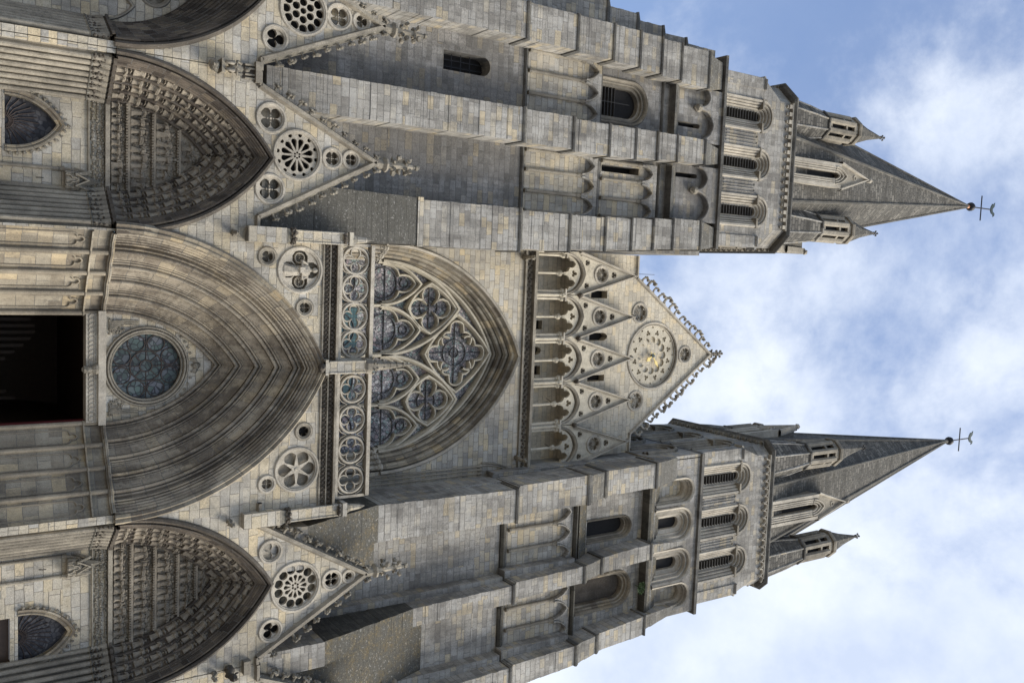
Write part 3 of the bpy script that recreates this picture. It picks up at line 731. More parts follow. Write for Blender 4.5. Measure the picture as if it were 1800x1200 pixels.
P1holes = [('f4', -9.02, 11.55, .45, 'carved'), ('f4', -6.65, 11.55, .45, 'carved'), ('wheel6', -7.88, 12.5, .80, 'void'), ('f4', -7.9, 13.76, .31, 'carved'), ('f4', -7.92, 14.47, .27, 'carved')]
side_portal('portal', 'second portal from the left, its gable pierced by a dark wheel rose with long petals', -7.68, 6.70, (1.47, 3.02), (2.66, 4.84), None, -10.47, -4.985, -7.9, -10.05, -5.68, 11.1, 15.3,
            P1holes, [0.03, 0.24, 0.43, 0.62, 0.80], (7, 8, 9, 10), 8, shelves=(7.33, 8.12, 8.92), glazed=(-8.17, 3.95, .74, 1.28, 3.82), niche=(-6.5, 5.85))
P3holes = [('f3', 5.99, 11.8, .36, 'void'), ('f3', 8.87, 11.85, .36, 'void'), ('wheel12', 7.42, 12.75, .86, 'carved'), ('f4', 7.39, 14.12, .33, 'void'), ('f3', 7.36, 14.78, .20, 'carved')]
side_portal('portal', 'second portal from the right, its gable holding a pale wheel rose between two dark trefoils', 7.15, 6.82, (1.77, 3.3), (2.84, 4.93), None, 4.19, 9.95, 7.36, 4.99, 9.75, 11.32, 15.35,
            P3holes, [0.03, 0.24, 0.43, 0.62, 0.80], (7, 8, 9, 10), 7, shelves=(7.5, 8.25, 9.0, 9.62), glazed=(8.15, 4.25, .78, 1.28, 4.1), niche=(5.93, 5.9))
P0holes = [('f3', -11.66, 11.64, .38, 'void'), ('wheel_open', -12.76, 12.62, .78, 'void'), ('f4', -12.79, 13.9, .40, 'ashlar_cream'), ('f3', -12.79, 14.75, .28, 'carved')]
side_portal('portal', 'leftmost portal with a cream gable, cut by the edge of the photo', -12.82, 6.65, (1.25, 2.6), (2.12, 4.45), None, -15.1, -10.50, -12.75, -14.6, -10.89, 11.12, 15.5,
            P0holes, [0.06, .14, .22, .30, .38, .46, .54, .62, .70, .78], None, 7, wmat='ashlar_cream')
P4holes = [('f3', 11.1, 11.8, .36, 'void'), ('wheel_open', 12.3, 12.7, .78, 'carved'), ('f4', 12.3, 13.95, .36, 'carved')]
side_portal('portal', 'rightmost portal of the row, only its gable corner inside the photo', 12.35, 6.82, (1.25, 2.6), (2.12, 4.45), None, 9.98, 14.6, 12.3, 10.5, 14.2, 11.35, 15.5,
            P4holes, [0.06, .14, .22, .30, .38, .46, .54, .62, .70, .78], None, 7)

# ---------------------------------------------------------------- central portal
def central_portal():
    cx, zs = -.45, 6.70
    R = thing('portal', 'large central portal with plain ringed arches over a dark open doorway', 'portal', (cx, YF, 0))
    a0, h0, a1, h1, yin = 1.85, 3.62, 4.50, 6.78, -2.2
    sp = Splay(a0, h0, yin, a1, h1, YF)
    xl, xr, zt = -5.24, 4.74, 13.50; xl2, xr2, zg = -4.98, 4.185, 11.25
    hs = [(-3.94, 12.68, .75), (3.14, 12.70, .75), (-4.36, 11.50, .26), (-2.62, 13.02-.1, .25), (1.76, 13.02-.1, .25), (3.55, 11.62, .25)]
    hs[3] = (-2.62, 12.86, .25); hs[4] = (1.78, 12.92, .25)
    A = arch(cx, zs, a1, h1, 30); zapex = zs+h1
    # arch apex rises above the wall top: close the outline along the arch
    left = [p for p in A if p[1] < zt and p[0] < cx]; rt = [p for p in A if p[1] < zt and p[0] > cx]
    outl = [(xl, zs), (cx-a1, zs)]+left[1:]+[(left[-1][0]+.03, zt)]
    mb = MB(); mb.plate([(xl2, zs)]+left+[(left[-1][0]+.12, zt), (xl, zt), (xl, zg), (xl2, zg)], [circ(x, z, r, 30) for x, z, r in hs if x < cx], YF, YF+.4, True)
    mb.plate([(rt[0][0]-.12, zt)]+rt+[(xr2, zs), (xr2, zg+.2), (xr, zg+.2), (xr, zt)], [circ(x, z, r, 30) for x, z, r in hs if x > cx], YF, YF+.4, True)
    mb.build('front_wall', 'ashlar_cream', R)
    mb = MB(); mb.box(xl2, cx-a1, YF, YF+1.6, 0, zs-.003); mb.box(cx+a1, xr2, YF, YF+1.6, 0, zs-.003); mb.build_each('pier', 'ashlar_cream', R)
    mb = MB(); mb.box(xl+.02, xr-.02, YF+.3, -.3, 13.9, 14.1); mb.build('walkway', 'ashlar_dark', R)
    # rosettes
    st = rose(R, 'f4p', -3.94, 12.68, .75, YF, .2, 'carved_pale', 'carved')
    for sd in (-1, 1):
        mb = MB(); mb.bar(circ(-3.94+sd*.42, 12.68, .17, 16), .035, YF+.08, YF+.26, .4, True)
        for k in range(8): mb.blob((-3.94+sd*.42+.1*cos(k*pi/4), YF+.18, 12.68+.1*sin(k*pi/4)), .04)
        mb.blob((-3.94+sd*.42, YF+.15, 12.68), .05); mb.build('flower_boss', 'carved', st)
    rose(R, 'six', 3.14, 12.70, .75, YF, .16, 'carved_pale', 'carved')
    rose(R, 'f3', -4.36, 11.50, .26, YF, .16, 'carved', 'carved'); rose(R, 'f4', -2.62, 12.86, .25, YF, .16, 'carved', 'carved')
    rose(R, 'f5', 1.78, 12.92, .25, YF, .16, 'carved', 'void'); rose(R, 'f4', 3.55, 11.62, .25, YF, .16, 'carved_pale', 'carved_pale')
    # plain ringed archivolts
    P = [(0, -.02), (0, .03)]
    bands = [0.015, .21, .40, .585, .765]
    for i, t in enumerate(bands):
        P += [(t-.018, -.13)]+roll(t, .055, sp.L, .03)+[(t+.024, -.12)]+roll(t+.040, .035, sp.L, -.01)+[(t+.056, -.10)]
        if i < 4:
            n = bands[i+1]
            P += [(t+.058, -.0), (t+.070, -.0), (t+.071, -.03), (n-.040, -.03), (n-.039, -.0), (n-.028, -.0), (n-.026, -.10)]
    t = .85
    for k in range(5): P += [(t-.004, -.12)]+roll(t+.014, .035+.008*k, sp.L, .02); t += .031
    P += [(.995, 0), (1.0, .06)]
    mb = MB(); arch_sweep(mb, cx, zs, [sp.p(t, e) for t, e in P], 30); mb.build('archivolt', 'voussoir', R)
    mb = MB(); arch_sweep(mb, cx, zs, [(a1-.02, h1-.02, YF+.05), (a1-.02, h1-.02, YF-.12), (a1+.06, h1+.06, YF-.18), (a1+.12, h1+.12, YF-.12), (a1+.22, h1+.20, YF-.2), (a1+.30, h1+.28, YF-.08), (a1+.30, h1+.28, YF+.02)], 30); mb.build('hood_mould', 'voussoir_pale', R)
    portal_jamb(R, cx, zs, sp, 4, 'voussoir_pale', 'carved', panels=True, r=.065)
    mb = MB(); mb.plate([(xl2+.02, 0), (cx-a0-.1, 0)]+arch(cx, zs, a0+.1, h0+.1, 16)+[(cx+a0+.1, 0), (xr2-.02, 0), (xr2-.02, 13.4), (xl2+.02, 13.4)], [], yin+.1, yin+.4); mb.build('gap_backing', 'carved_soot', R)  # same added plate here, keeps sky light out of the gaps round the splay
    # tympanum with round window
    rc = (cx, zs+1.36)
    mb = MB(); mb.plate(arch(cx, zs, a0, h0, 24), [circ(*rc, 1.16, 40)], yin+.05, yin+.4); ty = mb.build('tympanum', 'ashlar_cream', R)
    mb = MB()
    for r_, y_, w_ in ((1.34, -.03, .05), (1.24, -.07, .05), (1.15, .02, .04)): mb.bar(circ(*rc, r_, 48), w_, yin+y_, yin+.1, .4, True)
    for sd in (-1, 1):
        for k in range(26):
            t = k/26; x = cx+sd*(1.62-.62*t); z = zs+.12+1.35*t*t+random.uniform(-.02, .02)
            if k < 14:
                for q in range(3): mb.blob((cx+sd*(1.1+.55*random.random()*(1-t*.7)), yin+.02, zs+.12+.9*t*(1-q*.25)+.05), (.05, .03, .035), 1, .5)
        # sprays of leaves
        for k in range(9):
            an = pi/2*(k/8)+.05; bx, bz = cx+sd*1.55, zs+.18
            mb.tube([(bx, yin+.03, bz), (bx-sd*.25*cos(an), yin, bz+.25*sin(an)), (bx-sd*.42*cos(an)*.9, yin+.03, bz+(.42+.5*(k > 5))*sin(an))], [.03, .035, .01], 5)
    for k in range(13):
        an = pi*(.22+.56*k/12); rr = 1.34+.10
        x = cx+1.5*cos(an); z = rc[1]+1.5*sin(an)
        hw = arch_halfwidth(a0, h0, z-zs)
        if abs(x-cx) < hw-.05: mb.blob((x, yin+.02, z), (.05, .04, .05), 1, .3)
    mb.blob((cx, yin, zs+3.0), (.11, .09, .14), 2, .1); mb.blob((cx-.17, yin+.03, zs+2.95), (.12, .05, .09), 1, .4); mb.blob((cx+.17, yin+.03, zs+2.95), (.12, .05, .09), 1, .4)
    mb.build('foliage_carving', 'carved', ty)
    mb = MB(); mb.plate(circ(*rc, 1.16, 40), [], yin+.22, yin+.24); g = mb.build('round_window', 'door_glass', R)
    mb = MB()
    for r_ in (.20, .52): mb.bar(circ(*rc, r_, 32), .018, yin+.19, yin+.22, .3, True)
    for k in range(8):
        an = k*pi/4; c_, s_ = cos(an), sin(an)
        mb.bar([(rc[0]+.2*c_, rc[1]+.2*s_), (rc[0]+(1.14 if k % 2 == 0 else .54)*c_, rc[1]+(1.14 if k % 2 == 0 else .54)*s_)], .014, yin+.195, yin+.22)
        an += pi/8; mb.bar(circ(rc[0]+.84*cos(an), rc[1]+.84*sin(an), .28, 20), .016, yin+.19, yin+.22, .3, True)
    mb.build('leadwork', 'copper', g)
    # lintel, door jambs, console
    mb = MB(); mb.box(cx-1.84, cx+1.84, yin-.10, yin+.5, 6.14, 6.5); mb.box(cx-1.9, cx+1.9, yin-.22, yin+.04, 6.5, 6.73)
    for k in range(24):
        x = cx-1.7+3.4*k/23
        mb.bar(circ(x, 6.32, .085, 12), .018, yin-.13, yin-.09, .3, True)
    mb.build('lintel', 'carved_pale', R)
    mb = MB(); mb.lathe(cx+.02, yin-.18, [(.05, 6.0), (.13, 6.08), (.10, 6.3), (.17, 6.42), (.17, 6.5)], 8); mb.blob((cx+.02, yin-.22, 6.12), .13); mb.build('console', 'carved', R)
    mb = MB(); mb.box(-2.55, -2.22, yin-.0, yin+.5, 0, 6.14); mb.box(1.36, 1.66, yin-.0, yin+.5, 0, 6.14); mb.build_each('door_jamb', 'voussoir_pale', R)
    # dark nave seen through the open door
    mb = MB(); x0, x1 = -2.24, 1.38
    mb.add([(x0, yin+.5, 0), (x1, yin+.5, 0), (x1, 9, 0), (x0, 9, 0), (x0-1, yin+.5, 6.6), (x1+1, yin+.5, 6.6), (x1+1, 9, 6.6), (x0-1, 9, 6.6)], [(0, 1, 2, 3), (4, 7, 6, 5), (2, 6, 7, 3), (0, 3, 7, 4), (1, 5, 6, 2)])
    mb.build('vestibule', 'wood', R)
    mb = MB(); mb.box(1.30, 1.355, yin+.12, yin+.4, 0, 6.12); mb.build('curtain', 'red_cloth', R)
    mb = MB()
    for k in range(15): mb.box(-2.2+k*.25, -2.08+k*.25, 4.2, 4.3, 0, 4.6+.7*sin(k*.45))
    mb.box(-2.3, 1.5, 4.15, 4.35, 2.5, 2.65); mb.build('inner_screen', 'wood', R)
    # cornice with two rows of leaves
    mb = MB()
    mb.box(xl, xr, YF-.05, YF+.6, zt+.003, zt+.06); mb.box(xl, xr, YF-.10, YF+.6, 13.74, 13.79); mb.box(xl, xr, YF-.24, YF+.6, 13.97, 14.06); mb.box(xl, xr, YF+.02, YF+.6, zt+.06, 13.74); mb.box(xl, xr, YF+.01, YF+.6, 13.79, 13.97)
    cn = mb.build('cornice', 'carved', R)
    mb = MB()
    for k in range(int((xr-xl)/.17)):
        for zz, yy, s_ in ((13.64, YF-.04, .065), (13.87, YF-.09, .07)):
            x = xl+.1+k*.17; mb.blob((x, yy, zz), (s_, s_*.9, s_*1.2), 1, .3); mb.blob((x+.07, yy-.05, zz+.05), s_*.6, 1, .3)
    mb.build('leaf_rows', 'carved_soot', cn)
    # slim buttress piers at both ends with a collar and gabled cap
    for x in (-4.98-.12, 4.72):
        mb = MB(); mb.box(x-.26, x+.26, YF-.32, YF-.002, 10.75, 12.05); mb.loft([(x-.26, x+.26, YF-.32, YF-.002, 12.05), (x-.20, x+.20, YF-.26, YF-.002, 12.25)])
        mb.box(x-.19, x+.19, YF-.26, YF-.002, 12.25, 14.35)
        for sx in (-.19, .19): mb.tube([(x+sx, YF-.26, 12.4), (x+sx, YF-.26, 14.3)], .035, 6)
        mb.box(x-.24, x+.24, YF-.32, YF+.2, 14.35, 14.52); mb.lathe(x, YF-.1, [(.24, 14.52), (.14, 14.7), (.10, 15.1), (.02, 15.3)], 8)
        p = mb.build('pier_shaft', 'ashlar_cream', R)
        mb = MB()
        for k in range(16): an = 2*pi*k/16; mb.blob((x+.24*cos(an), YF-.15+.18*sin(an), 12.3+.08*(k % 2)), .075, 1, .35)
        mb.build('leaf_collar', 'carved_soot', p); mb = MB()
        for k in range(10): an = 2*pi*k/10; mb.blob((x+.18*cos(an), YF-.22+.12*sin(an), 14.22), .08, 1, .35)
        mb.build('leaf_capital', 'carved_soot', p)
        gargoyle(R, x, YF, 10.35, .55, 'carved', .05)
    # central pier with canopy under the great window
    x = -.52; mb = MB()
    mb.box(x-.20, x+.20, YF-.34, YF+.1, 13.55, 15.1); mb.box(x-.28, x+.28, YF-.38, YF+.1, 13.55, 13.66)
    for sx in (-.20, .20): mb.tube([(x+sx, YF-.34, 13.7), (x+sx, YF-.34, 15.1)], .035, 6)
    p = mb.build('central_pier', 'ashlar_cream', R)
    mb = MB(); mb.lathe(x, YF-.12, [(.26, 15.1), (.30, 15.18), (.30, 15.38), (.20, 15.45), (.17, 16.0), (.03, 17.0), (.05, 17.1)], 8, .5)
    for k in range(8):
        an = pi/8+k*pi/4
        for q in range(5): rr = .19-.03*q; mb.blob((x+rr*cos(an), YF-.12+rr*sin(an), 15.6+.28*q), .045, 1, .3)
        mb.blob((x+.30*cos(an), YF-.12+.3*sin(an), 15.45), .06)
    mb.build('pinnacle', 'carved', p)
    mb = MB(); mb.blob((x, YF-.34, 13.42), (.17, .18, .14), 2, .2); mb.blob((x, YF-.45, 13.35), .09); mb.build('corbel_head', 'carved_soot', p)
    for xx in (-5.3, 4.82): pass
    return R
CP = central_portal()
# statue in the left medallion
def medallion_statue():
    x, y, z = -3.94, YF+.08, 12.06
    mb = MB(); n = 14; prof = [(.20, 0), (.22, .05), (.17, .3), (.15, .5), (.16, .62), (.20, .78), (.22, .88), (.15, .97), (.06, 1.0), (.055, 1.06)]; vs = []; fs = []
    for r, h in prof:
        for k in range(n):
            a = 2*pi*k/n; fo = 1+.13*(k % 2)*(h < .7); vs.append((x+r*fo*cos(a)*1.05+.04*sin(h*3), y+r*.7*fo*sin(a), z+h))
    for i in range(len(prof)-1):
        for k in range(n): fs.append((i*n+k, i*n+(k+1) % n, (i+1)*n+(k+1) % n, (i+1)*n+k))
    fs += [tuple(range(n)), tuple(len(vs)-n+k for k in range(n))]; mb.add(vs, fs)
    mb.blob((x, y-.02, z+1.17), (.085, .095, .12), 2, .03); mb.blob((x, y-.115, z+1.15), (.02, .03, .03), 1, .05); mb.blob((x, y+.03, z+1.2), (.11, .1, .11), 2, .08)
    for sd in (-1, 1):
        mb.tube([(x+sd*.2, y, z+.9), (x+sd*.31, y-.06, z+.68), (x+sd*.06, y-.2, z+.66)], [.07, .06, .035], 7); mb.blob((x+sd*.05, y-.21, z+.66), (.04, .035, .04), 1, .1)
    mb.box(x-.1, x+.1, y-.25, y-.2, z+.56, z+.74)
    mb.box(x-.30, x+.30, y-.12, y+.1, z-.12, z)
    o = mb.build('statue', 'carved_pale', None)
    o['label'] = 'pale stone standing figure in robes holding a book, inside the left round medallion'; o['category'] = 'statue'
medallion_statue()
# niches and seated figures between portals
def seated_statue(x, z, label):
    mb = MB(); y = YF-.28
    mb.blob((x, y+.02, z+.25), (.17, .15, .26), 2, .08); mb.blob((x, y-.02, z+.62), (.085, .09, .10), 2, .05); mb.blob((x, y-.11, z+.61), (.02, .03, .03))
    for sd in (-1, 1):
        mb.tube([(x+sd*.1, y, z+.08), (x+sd*.12, y-.2, z+.12), (x+sd*.11, y-.22, z-.12)], [.09, .08, .05], 7)
        mb.tube([(x+sd*.16, y, z+.44), (x+sd*.21, y-.08, z+.28), (x+sd*.07, y-.19, z+.24)], [.06, .05, .035], 6); mb.blob((x+sd*.06, y-.2, z+.24), .035)
    o = mb.build('statue', 'carved', None, True); o['label'] = label; o['category'] = 'statue'
    mb = MB(); mb.box(x-.22, x+.22, y-.2, YF-.003, z-.24, z-.13)
    mb.blob((x, y+.02, z-.42), (.2, .22, .18), 2, .2); mb.blob((x, y-.13, z-.46), (.09, .1, .08)); mb.build('bracket', 'carved', PNICHE)
PNICHE = None
for x, z, lb in ((-10.42, 10.0, 'small seated stone figure on a carved head bracket between the two left portals'), ):
    PNICHE = thing('bracket_niche', 'gabled bracket with short shafts between the two left portals', 'niche', (x, YF, 9.4))
    mb = MB(); 
    for sx in (-.22, -.1, .1, .22): mb.tube([(x+sx, YF-.08, z+.62), (x+sx, YF-.08, 11.0)], .035, 6)
    mb.box(x-.34, x+.34, YF-.2, YF-.003, 10.95, 11.15); mb.build('shafts', 'carved', PNICHE)
    mb = MB(); mb.plate([(x-.25, z+.55), (x+.25, z+.55), (x+.2, 10.95), (x-.2, 10.95)], [], YF-.03, YF-.004); mb.build('recess_shade', 'carved_soot', PNICHE)  # flat dark sheet on the wall face; its colour stands for the niche's shade
    seated_statue(x, z, lb)
g4 = thing('bracket_niche', 'dark gargoyle bracket between the two right portals at the photo edge', 'niche', (9.97, YF, 9.6))
gargoyle(g4, 9.97, YF, 10.4, .9, 'carved_soot', .1, -.1); mb = MB(); mb.box(9.72, 10.2, YF-.25, YF-.003, 10.85, 11.1); mb.build('ledge', 'carved', g4)
gargoyle(g4, 9.97, YF, 9.9, .5, 'carved', .1, .1)

# balustrade
def balustrade():
    R = thing('balustrade', 'pierced stone balustrade of ringed quatrefoils in front of the great window', 'balustrade', (-.45, YF+.1, 14.06))
    y0, y1 = YF+.05, YF+.25
    for xa, xb in ((-4.86, -.80), (-.22, 4.30)):
        n = 4; w = (xb-xa)/n
        mb = MB(); mb.box(xa-.06, xb+.06, y0-.08, y1+.05, 15.36, 15.50); mb.build('handrail', 'carved_pale', R)
        mb = MB(); mb.box(xa-.06, xb+.06, y0-.08, y1+.05, 14.065, 14.25); mb.box(xa-.10, xa, y0, y1, 14.25, 15.36); mb.box(xb, xb+.10, y0, y1, 14.25, 15.36); mb.build('plinth', 'carved_pale', R)
        for k in range(n):
            cx = xa+w*(k+.5); cz = 14.80; r = .53
            mb = MB(); mb.bar(circ(cx, cz, r-.045, 32), .055, y0, y1, .3, True)
            for q in range(4):
                an = q*pi/2+pi/4
                # cusps: arcs between lobes
            f = foil(cx, cz, r-.08, 4, 0, .72, 10); mb.bar(f, .028, y0+.05, y1-.05, .3, True)
            for sx in (-1, 1):
                for sz in (-1, 1): mb.bar([(cx+sx*w*.5, cz+sz*.20), (cx+sx*w*.40, cz+sz*.42), (cx+sx*w*.22, cz+sz*.56)], .022, y0+.04, y1-.04)
            mb.build('quatrefoil', 'carved_pale', R)
balustrade()

# ================================================================ NAVE FRONT
def nave_front():
    cx = -.3
    R = thing('church_front', 'tall nave front with great traceried window, arcaded gallery and crocketed clock gable', 'church front', (0, 0, 14))
    xl, xr = -5.25, 5.45
    a1, h1, zs = 4.86, 6.95, 17.95
    A = arch(cx+.06, zs, a1, h1, 30)
    mb = MB(); mb.plate([(xl, 14.0), (A[0][0], 14.0)]+A+[(A[-1][0], 14.0), (xr, 14.0), (xr, 25.1), (xl, 25.1)], [], 0, .4, True); mb.build('wall', 'ashlar_cream', R)
    # moulded reveal
    sp = Splay(4.17, 5.95, 1.0, a1, h1, 0.0)
    P = [(0, -.05), (0, .02)]
    t = .07
    for k, (r_, g) in enumerate(((.05, .09), (.06, .12), (.04, .08), (.08, .14), (.045, .08), (.07, .13), (.04, .08), (.08, .15))):
        P += [(t-.025, -.13)]+roll(t+.02, r_, sp.L, 0.03); t += g
    P = [(min(t_, 1), e) for t_, e in P]+[(1, .08)]
    mb = MB(); arch_sweep(mb, cx+.03, 18.0, [sp.p(t, e) for t, e in P], 30, 4.0); mb.build('window_arch', 'voussoir_pale', R)
    mb = MB(); arch_sweep(mb, cx+.06, zs, [(a1-.02, h1-.02, .05), (a1-.02, h1-.02, -.1), (a1+.07, h1+.08, -.16), (a1+.13, h1+.13, -.08), (a1+.15, h1+.17, .02)], 30); mb.build('hood_mould', 'carved_pale', R)
    for sd in (-1, 1):
        for t in (.12, .38, .62, .85):
            a, _, y = sp.p(t, .05); x = cx+.03+sd*a
            mb = MB(); mb.lathe(x, y, [(.09, 14.0), (.07, 14.3), (.07, 17.72), (.09, 17.75), (.075, 17.8), (.14, 18.0), (.16, 18.03), (.16, 18.1)], 8)
            for k in range(7): an = 2*pi*k/7; mb.blob((x+.11*cos(an), y+.11*sin(an), 17.93), .045)
            mb.build('colonnette', 'carved_pale', R)
    # tracery
    y0, y1 = .72, 1.12; T = MB()
    main = .085
    mx = [-2.50, -.34, 1.86]; xa, xb = cx+.03-4.15, cx+.03+4.15
    for i, x in enumerate(mx):
        w = .10 if i == 1 else .075
        T.bar([(x, 14.0), (x, 18.2)], w, y0-(.06 if i == 1 else 0), y1, .35)
    ed = [xa]+mx+[xb]
    cs = [(ed[i]+ed[i+1])/2 for i in range(4)]
    for i, c in enumerate(cs):
        a = (ed[i+1]-ed[i])/2
        T.bar(arch(c, 18.15, a-.02, 1.95, 14), .085, y0, y1, .35)
        T.bar(cusped(c, 18.25, a-.14, 1.62), .055, y0+.12, y1, .35)
        T.bar([(c, 19.96), (c, 20.12)], .05, y0+.05, y1)
    for (l, r, m) in ((ed[0], ed[2], ed[1]), (ed[2], ed[4], ed[3])):
        c = (l+r)/2; T.bar(arch(c, 18.2, (r-l)/2, 3.85, 18), .105, y0-.06, y1, .35)
        # four-lobed light in a curved lozenge
        zc = 20.62
        lo = qb((c, zc-1.12), (c-.75, zc-.85), (c-1.12, zc), 7)+qb((c-1.12, zc), (c-.6, zc+.95), (c, zc+1.3), 7)+qb((c, zc+1.3), (c+.6, zc+.95), (c+1.12, zc), 7)+qb((c+1.12, zc), (c+.75, zc-.85), (c, zc-1.12), 7)
        T.bar(lo, .085, y0, y1, .35, True)
        T.bar(foil(c, zc+.02, .96, 4, 0, .62, 9), .062, y0+.1, y1, .35, True)
    c, zc = ed[2], 22.02
    lo = qb((c, zc-1.65), (c-1.0, zc-1.15), (c-1.78, zc), 9)+qb((c-1.78, zc), (c-1.05, zc+1.1), (c, zc+1.75), 9)+qb((c, zc+1.75), (c+1.05, zc+1.1), (c+1.78, zc), 9)+qb((c+1.78, zc), (c+1.0, zc-1.15), (c, zc-1.65), 9)
    T.bar(lo, .085, y0-.04, y1, .35, True)
    for q in range(4):      # each big lobe is itself three-lobed
        an = q*pi/2; d = .92
        pts = []
        for t, rr in ((-1.9, 0), ): pass
        L = []
        for (ox, oz, r_, s0, s1) in ((.62, -.42, .36, -2.3, .15), (1.08, 0, .40, -.95, .95), (.62, .42, .36, -.15, 2.3)):
            for k in range(8):
                tt = s0+(s1-s0)*k/7; L.append((ox+r_*cos(tt), oz+r_*sin(tt)))
        T.bar([(c+x*cos(an)-z*sin(an), zc+.02+x*sin(an)+z*cos(an)) for x, z in L], .062, y0+.06, y1, .35)
    # big sub-arches meeting the outer arch
    T.bar(arch(cx+.03, 18.0, 4.12, 5.86, 26), .09, y0, y1, .35)
    T.build('tracery', 'gallery_stone', R)
    mb = MB(); mb.plate([(xa-.1, 14.0)]+arch(cx+.03, 18.0, 4.2, 6.0, 24)+[(xb+.1, 14.0)], [], 1.06, 1.08); G = mb.build('stained_glass', 'window_glass', R)
    mb = MB()
    for i in (1, 2): mb.box(cs[i]-.95, cs[i]+.75, 1.04, 1.052, 14.3, 17.4-.2*i)
    mb.box(cs[0]-.2, cs[0]+.9, 1.04, 1.052, 14.3, 16.6); mb.build_each('repair_panes', 'teal_glass', G)
    mb = MB()
    for c_ in cs:
        mb.bar(circ(c_, 18.35, .66, 26), .022, .98, 1.04, .3, True); mb.bar(circ(c_, 19.38, .2, 16), .022, .98, 1.04, .3, True); mb.bar(circ(c_, 16.3, .75, 26), .022, .98, 1.04, .3, True)
    for c_ in (cs[0]+cs[1])/2, (cs[2]+cs[3])/2: mb.bar(circ(c_, 20.64, .45, 22), .02, .98, 1.04, .3, True); mb.bar([(c_-.95, 20.64), (c_+.95, 20.64)], .014, .98, 1.04); mb.bar([(c_, 19.7), (c_, 21.6)], .014, .98, 1.04)
    for r_ in (.22, .6): mb.bar(circ(ed[2], 22.04, r_, 26), .02, .98, 1.04, .3, True)
    mb.bar([(ed[2]-1.5, 22.04), (ed[2]+1.5, 22.04)], .014, .98, 1.04); mb.bar([(ed[2], 20.6), (ed[2], 23.5)], .014, .98, 1.04)
    for z in (15.3, 16.6, 18.45): mb.bar([(xa, z), (xb, z)], .018, 1.0, 1.05)
    for z in (20.7, 21.8, 22.8): 
        pass
    for sd in (-1, 1):
        for p in ((2.9, 21.3, 3.5, 20.6), (1.7, 22.9, 2.2, 22.3), (3.2, 20.9, 2.5, 21.2)): mb.bar([(cx+sd*p[0], p[1]), (cx+sd*p[2], p[3])], .02, 1.0, 1.05)
    mb.build('armature', 'lead', G)
    # side shafts and blind lancet at the south edge
    mb = MB()
    for x in (4.98, 5.16, 5.33): mb.lathe(x, -.06, [(.06, 14.2), (.05, 14.3), (.05, 22.85), (.1, 23.0), (.1, 23.08)], 8)
    mb.lathe(4.82, -.06, [(.05, 14.2), (.05, 22.85), (.1, 23.0), (.1, 23.08)], 8)
    mb.bar(arch(5.05, 23.1, .26, 1.25, 10), .045, -.12, .0, .4); mb.bar(arch(5.05, 23.1, .36, 1.45, 10), .035, -.08, .0, .4)
    mb.build('blind_lancet', 'carved', R)
    # cornice under the gallery
    mb = MB(); mb.box(xl, xr, -.10, .5, 25.103, 25.2); mb.box(xl, xr, -.02, .5, 25.2, 25.55); mb.box(xl, xr, -.26, 1.5, 25.55, 25.68); mb.box(xl, xr, -.18, .4, 25.68, 25.76); cn = mb.build('gallery_cornice', 'carved', R)
    mb = MB()
    for k in range(int((xr-xl)/.16)): mb.blob((xl+.08+k*.16, -.06, 25.33+.06*(k % 2)), (.07, .06, .08), 1, .35); mb.blob((xl+.12+k*.16, -.1, 25.46-.08*(k % 2)), (.05, .05, .05), 1, .35)
    mb.build('leaf_row', 'carved_soot', cn)
    for x in (-4.85, 4.6): gargoyle(R, x, -.05, 25.05, .75, 'carved', .05)
    # gallery back wall, ceiling, small windows
    hs = [[(x-.22, 26.0), (x-.22, 27.0), (x+.22, 27.0), (x+.22, 26.0)] for x in (-1.62, .62)]+[[(-.55, 26.0), (-.55, 26.75)]+arch(-.36, 26.75, .19, .25, 5)[1:-1]+[(-.17, 26.75), (-.17, 26.0)]]
    mb = MB(); mb.plate([(xl, 25.6), (xr, 25.6), (xr, 28.4), (xl, 28.4)], hs, 1.05, 1.4); mb.box(xl, xr, .3, 1.04, 28.25, 28.45); mb.build('gallery_wall', 'ashlar_clean', R)
    mb = MB(); mb.box(-2.2, 1.2, 1.36, 1.38, 25.7, 27.3); mb.build('gallery_window', 'void', R)
    th = [-5.22, -3.15, -1.05, 1.08, 3.24, 5.40]; ce = [(th[i]+th[i+1])/2 for i in range(5)]
    for i, x in enumerate(th):
        for dx, dy in ((-.17, .05), (0, -.07), (.17, .05)):
            mb = MB(); xx = x+dx
            mb.lathe(xx, dy, [(.11, 25.76), (.11, 25.84), (.07, 25.9), (.07, 27.1), (.09, 27.13), (.07, 27.17), (.13, 27.36), (.14, 27.44)], 8)
            for k in range(6): an = 2*pi*k/6; mb.blob((xx+.11*cos(an), dy+.11*sin(an), 27.3), .045)
            mb.build('column', 'gallery_stone', R)
        mb = MB(); mb.box(x-.16, x+.16, .02, .3, 25.76, 27.45); mb.box(x-.3, x+.3, -.16, .3, 27.44, 27.52); mb.build('pier', 'carved_pale', R)
    for x in ce:
        mb = MB(); mb.lathe(x, .1, [(.12, 25.76), (.12, 25.84), (.065, 25.9), (.06, 26.98), (.08, 27.0), (.07, 27.05), (.13, 27.2), (.15, 27.28)], 10)
        for k in range(7): an = 2*pi*k/7; mb.blob((x+.1*cos(an), .1+.1*sin(an), 27.16), .04)
        mb.build('column', 'gallery_stone', R, False)
        # cusped tracery head
        a = .90; low = list(reversed(cusped(x-.46, 27.4, .41, .72)))+[]
        lowr = list(reversed(cusped(x+.46, 27.4, .41, .72)))
        A2 = arch(x, 27.42, a+.02, 1.02, 12)
        out = A2+lowr[0:]+[(x+.05, 27.30), (x-.05, 27.30)]+low
